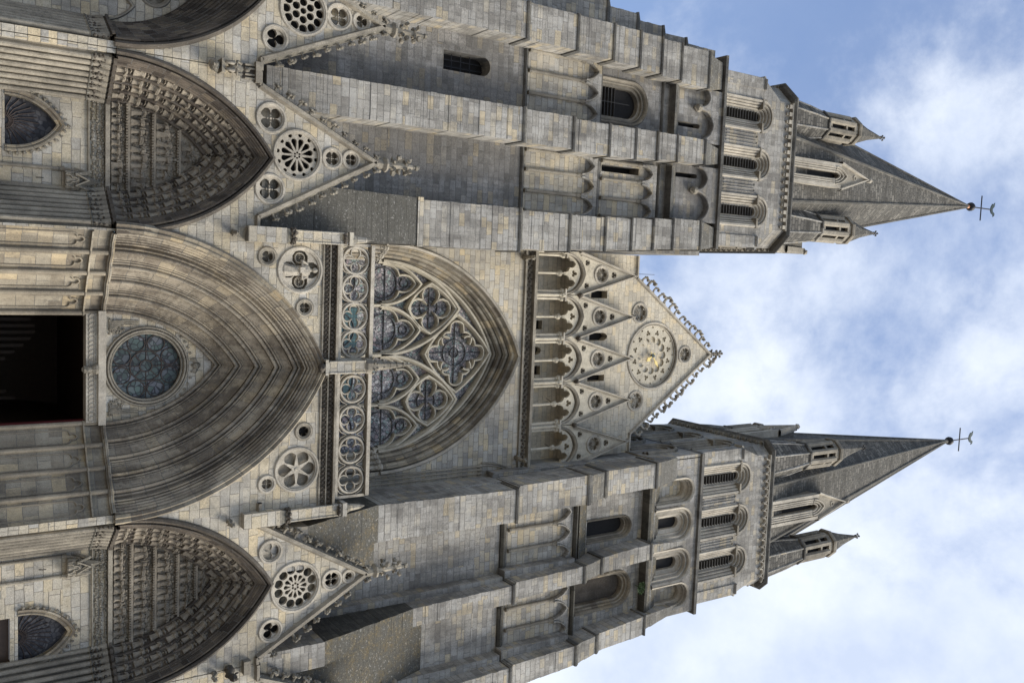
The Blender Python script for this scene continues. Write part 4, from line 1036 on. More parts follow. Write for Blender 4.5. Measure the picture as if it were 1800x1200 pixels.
        mb = MB(); mb.plate(out, [foil(x, 28.05, .17, 3, pi/2, .82)], .02, .16, True)
        mb.bar(cusped(x-.46, 27.4, .41, .72), .02, -.02, .06); mb.bar(cusped(x+.46, 27.4, .41, .72), .02, -.02, .06)
        gb = mb.build('arcade_head', 'gallery_stone', R)
        mb = MB(); mb.tube([(x, .12, 27.2), (x+random.uniform(-.15, .15), .9, 27.35)], .014, 4); mb.build('tie_rod', 'iron', R)
        # gablet
        hw = 1.06; zb, zt = 27.55, 31.95
        A3 = arch(x, 27.5, .93, 1.08, 14)
        out = [(x-hw, 27.5)]+A3+[(x+hw, 27.5), (x+hw, 28.30), (x, zt), (x-hw, 28.30)]
        hl = [circ(x, 29.75, .40, 24), circ(x-.56, 28.82, .15, 14), circ(x+.56, 28.82, .15, 14), circ(x, 30.55, .17, 14)]
        mb = MB(); mb.plate(out, hl, -.02, .28, True); gp = mb.build('gablet', 'gallery_stone', R)
        rose(gp, 'f6', x, 29.75, .40, -.02, .14, 'carved_pale', 'carved')
        for (hx, hz, r_) in ((x-.56, 28.82, .15), (x+.56, 28.82, .15), (x, 30.55, .17)):
            mb = MB(); mb.plate(circ(hx, hz, r_, 14), [foil(hx, hz, r_*.92, 3, pi/2, .82, 6)], .0, .1); mb.plate(circ(hx, hz, r_, 14), [], .18, .19); mb.build('trefoil', 'carved', gp)
        mb = MB()
        arch_sweep(mb, x, 27.5, [(.92, 1.06, .1), (.92, 1.06, -.05), (.96, 1.1, -.11), (1.0, 1.16, -.04), (1.03, 1.2, -.09), (1.05, 1.24, 0)], 14)
        mb.bar([(x-hw, 28.33), (x, zt), (x+hw, 28.33)], .075, -.16, .3, .3); mb.bar([(x-hw+.17, 28.42), (x, zt-.38), (x+hw-.17, 28.42)], .03, -.07, .0)
        mb.build('gablet_moulding', 'carved_pale', gp)
        mb = MB(); mb.lathe(x, .05, [(.09, zt-.05), (.06, zt+.1), (.1, zt+.16), (.03, zt+.25)], 6); [mb.blob((x+.1*cos(k*pi/2), .05+.1*sin(k*pi/2), zt+.1), .055) for k in range(4)]; mb.build('finial', 'carved_pale', gp)
    for x in th[1:-1]:
        mb = MB(); mb.blob((x, -.14, 28.38), (.12, .14, .13), 2, .25); mb.blob((x, -.26, 28.33), .07); mb.build('carved_head', 'carved_soot', R)
    # gable wall behind
    yb = .55
    slots = [[(-3.38, 29.6), (-3.38, 30.65), (-3.0, 30.65), (-3.0, 29.6)], [(-1.25, 29.6), (-1.25, 30.5)]+arch(-1.05, 30.5, .2, .28, 5)[1:-1]+[(-.85, 30.5), (-.85, 29.6)], [(.9, 29.6), (.9, 30.7), (1.22, 30.7), (1.22, 29.6)]]
    out = [(xl, 28.4), (xr, 28.4), (xr-.15, 32.55), (4.05, 32.55), (0, 38.2), (-4.05, 32.55), (xl, 32.55)]
    rs = [(-2.28, 32.92, .48, 'f6'), (2.36, 32.92, .48, 'f6'), (-.02, 36.35, .42, 'f6')]
    mb = MB(); mb.plate(out, slots+[circ(-.01, 34.0, 1.72, 48)]+[circ(x, z, r_, 28) for x, z, r_, k in rs], yb, yb+.5, True); mb.build('gable_wall', 'ashlar_clean', R)
    mb = MB(); mb.box(-3.6, 1.5, yb+.44, yb+.46, 29.5, 30.9); mb.build('slot_window', 'void', R)
    for x, z, r_, k in rs: rose(R, k, x, z, r_, yb, .14, 'carved_pale', 'ashlar_cream')
    mb = MB()
    for sd in (-1, 1):
        mb.bar([(sd*4.1, 32.58), (0, 38.3)], .11, yb-.12, yb+.6, .25)
    mb.bar([(-4.1, 32.6), (xl, 32.6)], .1, yb-.1, yb+.6, .3); mb.bar([(4.1, 32.6), (xr-.15, 32.6)], .1, yb-.1, yb+.6, .3)
    cp = mb.build('coping', 'carved_pale', R)
    add_crockets(cp, ((-4.1, 32.75), (0, 38.4)), 14, CROCK, 1.2, yb+.05, False); add_crockets(cp, ((4.1, 32.75), (0, 38.4)), 14, CROCK, 1.2, yb+.05, True)
    mb = MB(); finial(mb, 0, yb+.1, 38.2, 1.25); mb.build('finial', 'carved', R)
    mb = MB(); mb.tube([(-4.3, yb+.2, 32.6), (-4.3, yb+.2, 34.0)], .012, 4); mb.build('lightning_rod', 'iron', R)
    # clock
    C = (-.01, 34.0)
    mb = MB(); mb.plate(circ(*C, 1.72, 48), [], yb+.19, yb+.22); ck = mb.build('clock_face', 'ashlar_clean', R)
    holes = [foil(C[0]+1.22*cos(a), C[1]+1.22*sin(a), .15, 3, a, .8, 6) for a in [2*pi*i/12+pi/12 for i in range(12)]]+[circ(C[0]+1.5*cos(a), C[1]+1.5*sin(a), .055, 8) for a in [2*pi*i/12 for i in range(12)]]
    sc = foil(C[0], C[1], 1.02, 12, pi/2, .27, 6)
    mb = MB(); mb.plate(circ(*C, 1.70, 48), holes+[sc], yb+.10, yb+.185); mb.build('cusped_ring', 'gallery_stone', ck)
    mb = MB(); mb.bar(circ(*C, 1.76, 48), .07, yb-.07, yb+.05, .4, True); mb.bar(circ(*C, 1.62, 48), .03, yb+.03, yb+.12, .4, True); mb.build('clock_rim', 'carved_pale', ck)
    def hand(dx, dz, w, tail):
        L = hypot(dx, dz); ux, uz = dx/L, dz/L; nx, nz = -uz, ux; y = yb+.02
        pts = [(-tail*ux-w*.5*nx, -tail*uz-w*.5*nz), (.45*dx-w*nx*.5, .45*dz-w*nz*.5), (.62*dx-w*1.6*nx, .62*dz-w*1.6*nz), (dx, dz), (.62*dx+w*1.6*nx, .62*dz+w*1.6*nz), (.45*dx+w*nx*.5, .45*dz+w*nz*.5), (-tail*ux+w*.5*nx, -tail*uz+w*.5*nz)]
        m_ = MB(); m_.plate([(C[0]+a, C[1]+b) for a, b in pts], [], y-.02*w/.05, y+.012, True); m_.build('clock_hand', 'gold', ck)
    hand(.62, .42, .06, .22); hand(.30, -.42, .085, .18)
    mb = MB(); mb.lathe(0, 0, [(.10, 0), (.10, .04), (.04, .2)], 12); mb.xf(lambda p: (C[0]+p[0], yb-.05+p[2], C[1]+p[1])); mb.build('hub', 'verdigris', ck)
    return R
nave_front()

# ================================================================ TOWERS
def buttress(parent, secs, yb=-.8, drip=True):
    """secs: list of (z0, z1, xa0, xb0, yf0, xa1, xb1, yf1)"""
    mb = MB(); slopes = []
    for (z0, z1, xa, xb, yf, xa2, xb2, yf2) in secs:
        n = max(1, int((z1-z0)/.28)); L = []
        for i in range(n):
            j = [random.uniform(-.012, .012) for _ in range(3)]
            for t in ((i+.04)/n, (i+.96)/n):
                if i == 0 and t < .05/n: t = 0
                if i == n-1 and t > (n-.05)/n: t = 1
                L.append((xa+(xa2-xa)*t+j[0], xb+(xb2-xb)*t+j[1], yf+(yf2-yf)*t+j[2], yb, z0+(z1-z0)*t))
        if abs(yf-yf2) > .5 and z1 < 20: slopes.append(L)
        else: mb.loft(L)
    o = mb.build_each('buttress', 'ashlar', parent)[-1]
    for L in slopes: MB().loft(L).build('weathering', 'lichen_slab' if L[0][0] < 0 else 'moss_slab', o)
    if drip:
        mb = MB()
        for i, (z0, z1, xa, xb, yf, xa2, xb2, yf2) in enumerate(secs):
            if i and z0 > 20:
                p = secs[i-1]; mb.loft([(p[5]-.04, p[6]+.04, p[7]-.05, yb+.0, z0-.10), (p[5]-.05, p[6]+.05, p[7]-.08, yb+.0, z0-.02), (xa-.02, xb+.02, yf-.02, yb+.0, z0+.12)])
        if mb.v: mb.build_each('drip_mould', 'ashlar_dark', o)
    return o
def blind_arcade(parent, x0, x1, z0, zs, zt, n, y, open_bay=None):
    w = (x1-x0)/n; out = [(x0, zs)]
    for i in range(n): out += arch(x0+w*(i+.5), zs, w*.5-.11, w*.72, 8)
    out += [(x1, zs), (x1, zt), (x0, zt)]
    mb = MB(); mb.plate(out, [], y-.16, y+.0); 
    for i in range(n): mb.bar(arch(x0+w*(i+.5), zs, w*.5-.06, w*.80, 8), .045, y-.25, y-.1, .3)
    o = mb.build('blind_arcade', 'ashlar', parent)
    mb = MB(); mb.plate([(x0, z0), (x1, z0), (x1, zs+.3), (x0, zs+.3)], [[(x0+.22, z0+.05), (x0+.22, zs-.05), (x0+.55, zs-.05), (x0+.55, z0+.05)]] if open_bay else [], y-.012, y+.001); mb.build('panel_wall', 'ashlar_cream', o)
    for i in range(n+1):
        x = x0+w*i+(.07 if i == 0 else -.07 if i == n else 0)
        mb = MB(); mb.lathe(x, y-.09, [(.10, z0), (.075, z0+.12), (.075, zs-.26), (.095, zs-.24), (.075, zs-.2), (.13, zs-.02), (.13, zs+.02)], 8); mb.build('shaft', 'carved', o)
def string(mb, x0, x1, z, y, h=.14, p=.12): mb.loft([(x0, x1, y-p*.4, y+.1, z-h/2), (x0, x1, y-p, y+.1, z-h*.1), (x0, x1, y-p, y+.1, z+h*.25), (x0, x1, y-.0, y+.1, z+h)])
def round_window(parent, x, z0, zs, a, hh, y, outer, name='window', louvres=True, mat='carved', back='void'):
    h0 = hh; mb = MB(); n = 10
    pr = [(a, h0, y+.55), (a, h0, y+.28), (a+(outer-a)*.3, h0+(outer-a)*.3, y+.26), (a+(outer-a)*.34, h0+(outer-a)*.3, y+.14), (a+(outer-a)*.45, h0+(outer-a)*.4, y+.10), (a+(outer-a)*.6, h0+(outer-a)*.6, y+.13), (a+(outer-a)*.66, h0+(outer-a)*.66, y-.0), (a+(outer-a)*.84, h0+(outer-a)*.84, y-.09), (outer, h0+(outer-a), y-.04), (outer+.01, h0+(outer-a)+.01, y+.03)]
    arch_sweep(mb, x, zs, pr, n, zs-z0); w = mb.build(name, 'voussoir_pale' if mat == 'pale' else mat, parent)
    mb = MB(); mb.plate([(x-outer, z0)]+arch(x, zs, outer, h0+outer-a, 8)+[(x+outer, z0)], [], y+.56, y+.58); mb.build('dark_opening' if back == 'void' else 'recess_wall', back, w)
    if louvres:
        mb = MB(); nb = int((zs-z0)/.27)
        for k in range(nb): mb.box(x-a, x+a, y+.36, y+.5, z0+.1+k*.2, z0+.13+k*.2)
        mb.box(x-.015, x+.015, y+.34, y+.37, z0, zs+.2); mb.build('grille', 'louvre', w)
    return w

def octo(r, z, ph=.5, n=8): return [(r*cos(2*pi*(k+ph)/n), r*sin(2*pi*(k+ph)/n), z) for k in range(n)]
def tower_top(R, ax, ay, hb, ch, win, z0, apex, wdx, lucw, corbel, turret_t, cockmat):
    """belfry stage, corbel table, spire with lucarnes and corner turrets"""
    zsh, zt = 39.2, 41.42
    def place(mb, k, i0=0):
        c_, s_ = round(cos(k*pi/2)), round(sin(k*pi/2))
        return mb.xf(lambda p: (ax+c_*p[0]-s_*p[1], ay+s_*p[0]+c_*p[1], p[2]), i0)
    class FR:   # rotated frame: builds with local coordinates and places on face k
        pass
    for k in range(4):
        front = k in (0, 1, 3)
        a, out_ = win
        dxs = wdx if k == 0 else (-2.4, 0, 2.4)
        holes = []
        oh = out_-.02
        for dx in dxs: holes.append([(dx-oh, z0+.12)]+arch(dx, zsh-.1, oh, oh*1.0, 8)+[(dx+oh, z0+.12)])
        mb = MB(); outl = [(-hb, z0), (hb, z0), (hb, zsh), (hb-ch, zsh+1.3), (hb-ch, zt), (-hb+ch, zt), (-hb+ch, zsh+1.3), (-hb, zsh)]
        mb.plate(outl, holes, -hb, -hb+.5)
        e = .001
        mb.add([(hb, -hb, zsh), (hb-ch, -hb, zsh+1.3), (hb, -hb+ch, zsh+1.3), (hb-ch, -hb, zt), (hb, -hb+ch, zt)], [(0, 2, 1), (1, 2, 4, 3)])
        place(mb, k).build('belfry_wall', 'ashlar', R)
        if not front: continue
        for dx in dxs:
            zs_ = zsh-.1; n = 10
            mb = MB(); y = -hb
            P = [(a, a, y+.5), (a, a, y+.34), (a+.10, a+.10, y+.34)]
            q = a+.10
            d = (out_-q)
            for j in range(3):
                c0 = q+d*(j+.0)/3; yy = y+.30-.11*j
                P += [(c0, c0, yy+.02)]+[(c0+d/6-d/6.5*cos(pi*u/5), c0+d/6-d/6.5*cos(pi*u/5), yy-.09*sin(pi*u/5)) for u in range(6)]
            P += [(out_, out_, y+.02), (out_, out_, y-.08), (out_+.10, out_+.1, y-.10), (out_+.14, out_+.14, y-.03), (out_+.14, out_+.14, y+.02)]
            arch_sweep(mb, dx, zs_, [(p[0], p[1]*1.0, p[2]) for p in P], n, zs_-z0-.12)
            w = place(mb, k).build('belfry_window', 'carved_pale' if k == 0 else 'carved', R)
            mb = MB(); mb.box(dx-out_, dx+out_, y+.52, y+.54, z0, zs_+out_); place(mb, k).build('dark_opening', 'void', w)
            mb = MB()
            for u in range(13): i0 = len(mb.v); mb.box(dx-a, dx+a, y+.2, y+.5, z0+.25+u*.21, z0+.28+u*.21)
            place(mb, k).build('louvre', 'louvre', w)
            mb = MB()
            for sx in (-1, 1): mb.box(dx+sx*(a+.12)-.0, dx+sx*(out_+.17), y-.12, y+.3, zs_-.10, zs_+.02) if sx > 0 else mb.box(dx-(out_+.17), dx-(a+.12), y-.12, y+.3, zs_-.10, zs_+.02)
            place(mb, k).build_each('capital_band', 'carved', w)
        mb = MB()
        for i in range(len(dxs)-1):
            m_ = (dxs[i]+dxs[i+1])/2
            for sx in (-.16, .16): mb.bar([(m_+sx-.09, z0+.3), (m_+sx-.09, zsh-.5)]+arch(m_+sx, zsh-.5, .09, .1, 4)[1:-1]+[(m_+sx+.09, zsh-.5), (m_+sx+.09, z0+.3)], .03, -hb-.05, -hb+.02, .4)
        string(mb, -hb, -hb+.55, zsh-.05, -hb-.06); string(mb, hb-.55, hb, zsh-.05, -hb-.06)
        mb.box(-hb-.05, -hb+.55, -hb-.06, -hb+.2, z0, zsh-.1); mb.box(hb-.55, hb+.05, -hb-.06, -hb+.2, z0, zsh-.1)
        place(mb, k).build_each('pilaster', 'ashlar', R)
        mb = MB(); n = 17; L_ = 2*(hb-ch)
        for i in range(n):
            x = -hb+ch+L_*(i+.5)/n
            if corbel == 'block': mb.box(x-.10, x+.10, -hb-.16, -hb+.1, zt-.30, zt-.02); mb.box(x-.07, x+.07, -hb-.10, -hb+.1, zt-.42, zt-.30)
            else:
                mb.blob((x, -hb-.08, zt-.32), (.09, .12, .10), 1, .15); mb.bar(arch(x+L_/n/2, zt-.24, L_/n*.42, .16, 5), .045, -hb-.15, -hb+.02, .3)
        mb.box(-hb+ch, hb-ch, -hb-.17, -hb+.1, zt-.06, zt+.02)
        place(mb, k).build('corbel_table', 'carved_pale' if k == 0 else 'carved', R)
    # cornice slab (cut-corner square)
    def cut(h, c, z): return [(ax+x, ay+y, z) for x, y in ((-h+c, -h), (h-c, -h), (h, -h+c), (h, h-c), (h-c, h), (-h+c, h), (-h, h-c), (-h, -h+c))]
    mb = MB(); vs = cut(hb+.17, ch, zt+.02)+cut(hb+.28, ch, zt+.14)+cut(hb+.28, ch, zt+.22)+cut(hb+.02, ch, zt+.34); fs = [tuple((i*8+k, i*8+(k+1) % 8, i*8+8+(k+1) % 8, i*8+8+k)) for i in range(3) for k in range(8)]+[tuple(range(8)), tuple(range(24, 32))]
    mb.add(vs, fs); mb.build('cornice', 'ashlar_dark', R)
    zb = zt+.34; px, py, pz = apex; r0 = (hb-.12)/cos(pi/8)
    mb = MB(); lev = [zb+(pz-zb)*t for t in (0, .12, .25, .4, .55, .7, .85, .985)]
    vs = []
    for z in lev:
        t = (z-zb)/(pz-zb); cxx, cyy = ax+(px-ax)*t, ay+(py-ay)*t
        vs += [(cxx+x, cyy+y, z) for x, y, _ in octo(r0*(1-t), 0)]
    fs = [tuple((i*8+k, i*8+(k+1) % 8, i*8+8+(k+1) % 8, i*8+8+k)) for i in range(len(lev)-1) for k in range(8)]
    mb.add(vs, fs); sp = mb.build('spire', 'spire_stone', R)
    mb = MB()
    for k in range(8):
        o0 = octo(r0, 0)[k]; mb.tube([(ax+o0[0], ay+o0[1], zb), (px+.02*o0[0], py+.02*o0[1], pz-.3)], [.11, .07], 6)
    mb.build('spire_ribs', 'ashlar_dark', sp)
    # lucarnes on the four main faces
    for k in range(4):
        w = lucw; y = -hb+.12; mb = MB(); zs_, za = 45.7, 48.7
        hole = [(-.17, zb+.5)]+arch(0, zs_+.05, .17, .4, 6)+[(.17, zb+.5)]
        mb.plate([(-w, zb), (w, zb), (w, 46.3), (0, za), (-w, 46.3)], [hole], y, y+.3)
        mb.add([(-w, y, zb), (-w, y, 46.3), (0, y, za), (w, y, 46.3), (w, y, zb), (-w, y+2.2, zb), (-w, y+2.2, 46.3), (0, y+2.6, za), (w, y+2.2, 46.3), (w, y+2.2, zb)], [(0, 1, 6, 5), (1, 2, 7, 6), (2, 3, 8, 7), (3, 4, 9, 8)])
        l = place(mb, k).build('lucarne', 'carved', sp)
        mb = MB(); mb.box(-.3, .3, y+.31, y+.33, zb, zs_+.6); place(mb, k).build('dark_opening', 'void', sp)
        mb = MB()
        for q, sx in enumerate((.24, .36, .48)):
            for s_ in (-1, 1): mb.lathe(s_*sx, y-.02*(q), [(.075, zb), (.055, zb+.2), (.055, zs_-.25), (.09, zs_-.05), (.09, zs_)], 6)
            mb.bar(arch(0, zs_, sx, .45+.28*q, 8), .05, y-.10-.03*q, y+.02, .4)
        mb.box(-w-.04, -w+.14, y-.10, y+.3, zb, 46.2); mb.box(w-.14, w+.04, y-.10, y+.3, zb, 46.2)
        mb.bar([(-w-.1, 46.25), (0, za+.1), (w+.1, 46.25)], .09, y-.14, y+.25, .3)
        mb.bar(circ(0, 47.6, .13, 10), .03, y-.05, y+.02, .4, True)
        mb.blob((0, y-.02, za+.3), (.17, .2, .2), 1, .25)
        place(mb, k).build('lucarne_trim', 'carved_pale', sp)
    # corner turrets
    for sx, sy in ((-1, -1), (1, -1), (1, 1), (-1, 1)):
        tx, ty = ax+sx*turret_t, ay+sy*turret_t
        mb = MB(); mb.lathe(tx, ty, [(1.25, zb-.02), (.98, zb+2.6), (.80, 45.55), (.90, 45.62), (.90, 45.74)], 8, .5); tb = mb.build('turret', 'spire_stone', R)
        mb = MB(); [mb.tube([(tx+r_*cos(2*pi*(k+.5)/8), ty+r_*sin(2*pi*(k+.5)/8), z_) for r_, z_ in ((1.25, zb), (.98, zb+2.6), (.80, 45.6))], .06, 5) for k in range(8)]; mb.build('turret_ribs', 'ashlar', tb)
        mb = MB(); mb.lathe(tx, ty, [(.48, 45.74), (.48, 48.5)], 8, .5); mb.build('dark_openings', 'void', tb)
        mb = MB(); 
        for k in range(8):
            an = 2*pi*(k+.5)/8; mb.lathe(tx+.70*cos(an), ty+.70*sin(an), [(.17, 45.74), (.17, 48.2)], 6)
            an2 = 2*pi*k/8; c_, s_ = cos(an2), sin(an2)
            for (u0, u1) in ((45.74, 46.05), (47.35, 47.5), (48.15, 48.55)):
                i0 = len(mb.v); mb.box(.50, .70, -.25, .25, u0, u1); mb.xf(lambda p: (tx+c_*p[0]-s_*p[1], ty+s_*p[0]+c_*p[1], p[2]), i0)
            if False: i0 = len(mb.v); mb.box(.50, .69, -.25, .25, 46.0, 48.2); mb.xf(lambda p: (tx+c_*p[0]-s_*p[1], ty+s_*p[0]+c_*p[1], p[2]), i0)
        mb.lathe(tx, ty, [(.86, 48.5), (.90, 48.62), (.90, 48.72), (.78, 48.78)], 8, .5)
        mb.build('turret_lantern', 'carved', tb)
        mb = MB(); mb.lathe(tx, ty, [(.80, 48.74), (.38, 50.2), (.07, 51.75)], 8, .5); mb.build('turret_roof', 'spire_stone', tb)
        mb = MB(); mb.lathe(tx, ty, [(.06, 51.7), (.12, 51.8), (.05, 51.9), (.04, 52.15)], 6)
        for k in range(4): mb.blob((tx+.12*cos(k*pi/2), ty+.12*sin(k*pi/2), 52.0), .07)
        mb.build('turret_finial', 'ashlar_dark', tb)
    # ball, cross, weathercock
    mb = MB(); mb.lathe(px, py, [(.11, pz-.9), (.16, pz-.25), (.14, pz-.05)], 10); mb.build('spire_tip', 'copper_cap' if cockmat else 'ashlar_dark', sp)
    mb = MB(); mb.blob((px, py, pz+.25), .34, 2, .02); mb.build('ball', 'iron', sp, True)
    mb = MB(); mb.tube([(px, py, pz+.4), (px, py, pz+3.1)], .05, 6); mb.tube([(px-.95, py, pz+1.75), (px+.95, py, pz+1.75)], .045, 6); mb.build('cross', 'iron', sp)
    mb = MB(); zc = pz+3.1
    mb.plate([(px-.45, zc+.25), (px-.2, zc+.05), (px+.1, zc), (px+.3, zc+.15), (px+.42, zc+.45), (px+.55, zc+.40), (px+.45, zc+.60), (px+.28, zc+.62), (px+.15, zc+.35), (px-.05, zc+.30), (px-.25, zc+.55), (px-.55, zc+.60), (px-.42, zc+.42)], [], py-.03, py+.03, True)
    mb.build('weathercock', 'verdigris', sp)
    # weathering slab where the spire meets the stage
    return sp

def north_tower():
    R = thing('tower', 'left stone tower with smooth pale buttresses, narrow spire and four lantern turrets', 'tower', (-10.45, 2.9, 0))
    y = -1.3
    wlow = [(-13.2, 19.7), (-13.2, 21.6)]+arch(-12.8, 21.6, .4, .4, 6)[1:-1]+[(-12.4, 21.6), (-12.4, 19.7)]
    w1 = [(-13.0, 28.15)]+arch(-12.38, 30.0, 1.05, 1.05, 10)+[(-11.33, 28.15)]; w1[0] = (-13.43, 28.15)
    sl = [(-9.38, 28.35), (-9.38, 30.7), (-9.05, 30.7), (-9.05, 28.35)]
    mb = MB(); mb.plate([(-15.2, 9), (-5.35, 9), (-5.35, 32.5), (-15.2, 32.5)], [wlow, w1, sl], y, y+.7)
    mb.box(-15.1, -5.4, y+.75, 7.0, 9, 35.9); mb.box(-15.19, -15.1, y+.71, 7, 9, 32.5); mb.box(-5.4, -5.36, y+.71, 7, 9, 32.5); mb.build('wall', 'ashlar_weathered', R)
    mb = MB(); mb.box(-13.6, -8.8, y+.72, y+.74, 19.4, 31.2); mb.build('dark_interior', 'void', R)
    mb = MB()
    for k in range(4): mb.box(-13.2, -12.4, y+.5, y+.53, 19.9+k*.45, 19.93+k*.45)
    for k in range(2): mb.box(-12.95+k*.27, -12.92+k*.27, y+.5, y+.53, 19.7, 21.9)
    mb.build_each('window_grille', 'iron', R)
    round_window(R, -12.38, 28.15, 30.0, .68, .68, y, 1.07)
    # buttresses: A (outer), B (middle), C (inner)
    cuts = [9, 23.0, 25.7, 27.8, 29.45, 30.9, 32.3, 34.35]
    xs = {'A': [(-15.45, -13.97)]*2+[(-15.45, -13.93), (-15.45, -13.88), (-15.45, -13.82), (-15.45, -13.76), (-15.42, -13.70), (-15.4, -13.63)],
          'B': [(-11.10, -9.70)]*2+[(-11.06, -9.66), (-11.0, -9.58), (-11.02, -9.62), (-11.05, -9.72), (-11.08, -9.8), (-11.1, -9.88)],
          'C': [(-6.88, -5.06)]*2+[(-6.80, -5.16), (-6.80, -5.28), (-6.85, -5.38), (-6.92, -5.46), (-7.0, -5.54), (-7.09, -5.62)]}
    yf = [-2.6, -2.6, -2.57, -2.52, -2.46, -2.38, -2.26, -2.1]
    for key in 'ABC':
        secs = []
        for i in range(7):
            xa, xb = xs[key][i+1]; secs.append((max(cuts[i], 11.9), cuts[i+1], xa, xb, yf[i+1], xa, xb, yf[i+1]))
        if key == 'C':
            secs[0] = (18.1, 23.0, -6.88, -5.06, -2.6, -6.88, -5.06, -2.6); secs.insert(0, (11.3, 18.0, -6.98, -5.10, -4.1, -6.93, -5.08, -2.72))
        xa, xb = xs[key][7]; secs.append((34.35, 35.75, xa, xb, -1.95, xa+.25, xb-.2, -1.62))
        b = buttress(R, secs)
        if key == 'C': mb = MB(); mb.box(-6.96, -5.02, -2.76, -2.5, 17.98, 18.22); mb.build('string', 'ashlar_cream', b)
    # panels between buttresses
    blind_arcade(R, -13.95, -11.1, 23.95, 27.05, 28.0, 3, y); blind_arcade(R, -9.66, -6.85, 23.95, 27.05, 28.0, 3, y); blind_arcade(R, -9.60, -6.9, 28.3, 30.75, 31.75, 3, y, 1)
    mb = MB()
    for xa, xb in ((-13.95, -11.08), (-9.68, -6.86)):
        for z in (23.8, 28.06, 32.0, 32.55): string(mb, xa, xb, z, y)
        mb.loft([(xa, xb, y-.42, y+.2, 32.5), (xa, xb, y-.42, y+.2, 32.62), (xa, xb, y+.05, y+.2, 33.2)])
    mb.build_each('string_course', 'ashlar_dark', R)
    # upper stage with pairs of round blind arches on corbels
    def cutw(x0, x1, cs, yy):
        out = [(x0, 32.6)]
        low = [(x0, 34.35)] 
        pts = [(x0, 34.35)]
        for c, r in cs: pts += arch(c, 34.4, r, r*1.15, 8)
        pts += [(x1, 34.35), (x1, 35.9), (x0, 35.9)]
        m_ = MB(); m_.plate(pts, [], yy, yy+.3); 
        for c, r in cs: m_.bar(arch(c, 34.4, r+.05, r*1.15+.06, 8), .06, yy-.06, yy+.02, .4)
        o = m_.build('round_arcade', 'ashlar_weathered', R)
        for i in range(len(cs)-1):
            xm = (cs[i][0]+cs[i][1]+cs[i+1][0]-cs[i+1][1])/2; m_ = MB(); m_.lathe(xm, yy+.1, [(.05, 34.0), (.2, 34.2), (.22, 34.38)], 8); m_.blob((xm, yy-.02, 34.2), (.15, .16, .15)); m_.build('corbel', 'carved', o)
    cutw(-13.7, -11.05, ((-13.3, .48), (-11.93, .74)), -1.62); cutw(-9.85, -7.05, ((-9.25, .55), (-7.85, .72)), -1.62)
    mb = MB(); s1 = [(-11.98, 33.0), (-11.98, 34.5)]+arch(-11.86, 34.5, .12, .12, 3)[1:-1]+[(-11.74, 34.5), (-11.74, 33.0)]; s2 = [(p[0]+2.5, p[1]) for p in s1]
    mb.plate([(-13.7, 32.5), (-7.05, 32.5), (-7.05, 35.9), (-13.7, 35.9)], [s1, s2], -1.34, -.9); mb.build('upper_wall', 'ashlar_weathered', R)
    mb = MB(); mb.box(-12.1, -9.2, -.88, -.86, 32.9, 34.8); mb.build('slit', 'void', R)
    # outer buttress seen edge-on
    b = []
    zz = [9, 28.9, 30.8, 32.5, 34.1, 36.2]; xx = [-17.2, -16.9, -16.6, -16.3, -16.05]
    for i in range(5): b.append((zz[i], zz[i+1], xx[i], -15.3, -.6, xx[i], -15.3, -.6))
    buttress(R, b, 1.2)
    mb = MB(); mb.loft([(-15.55, -5.75, -1.75, 7.3, 35.85), (-15.55, -5.75, -1.78, 7.3, 36.0), (-15.3, -5.9, -1.62, 7.2, 36.12)]); mb.loft([(-16.0, -15.4, -.6, 1.2, 34.6), (-15.5, -15.35, -.4, 1.2, 36.0)]); mb.build_each('belt_course', 'ashlar_dark', R)
    tower_top(R, -10.45, 2.95, 4.42, .95, (.24, .72), 36.1, (-10.45, 3.0, 68.0), (-2.48, .05, 2.55), .66, 'block', 2.98, True)
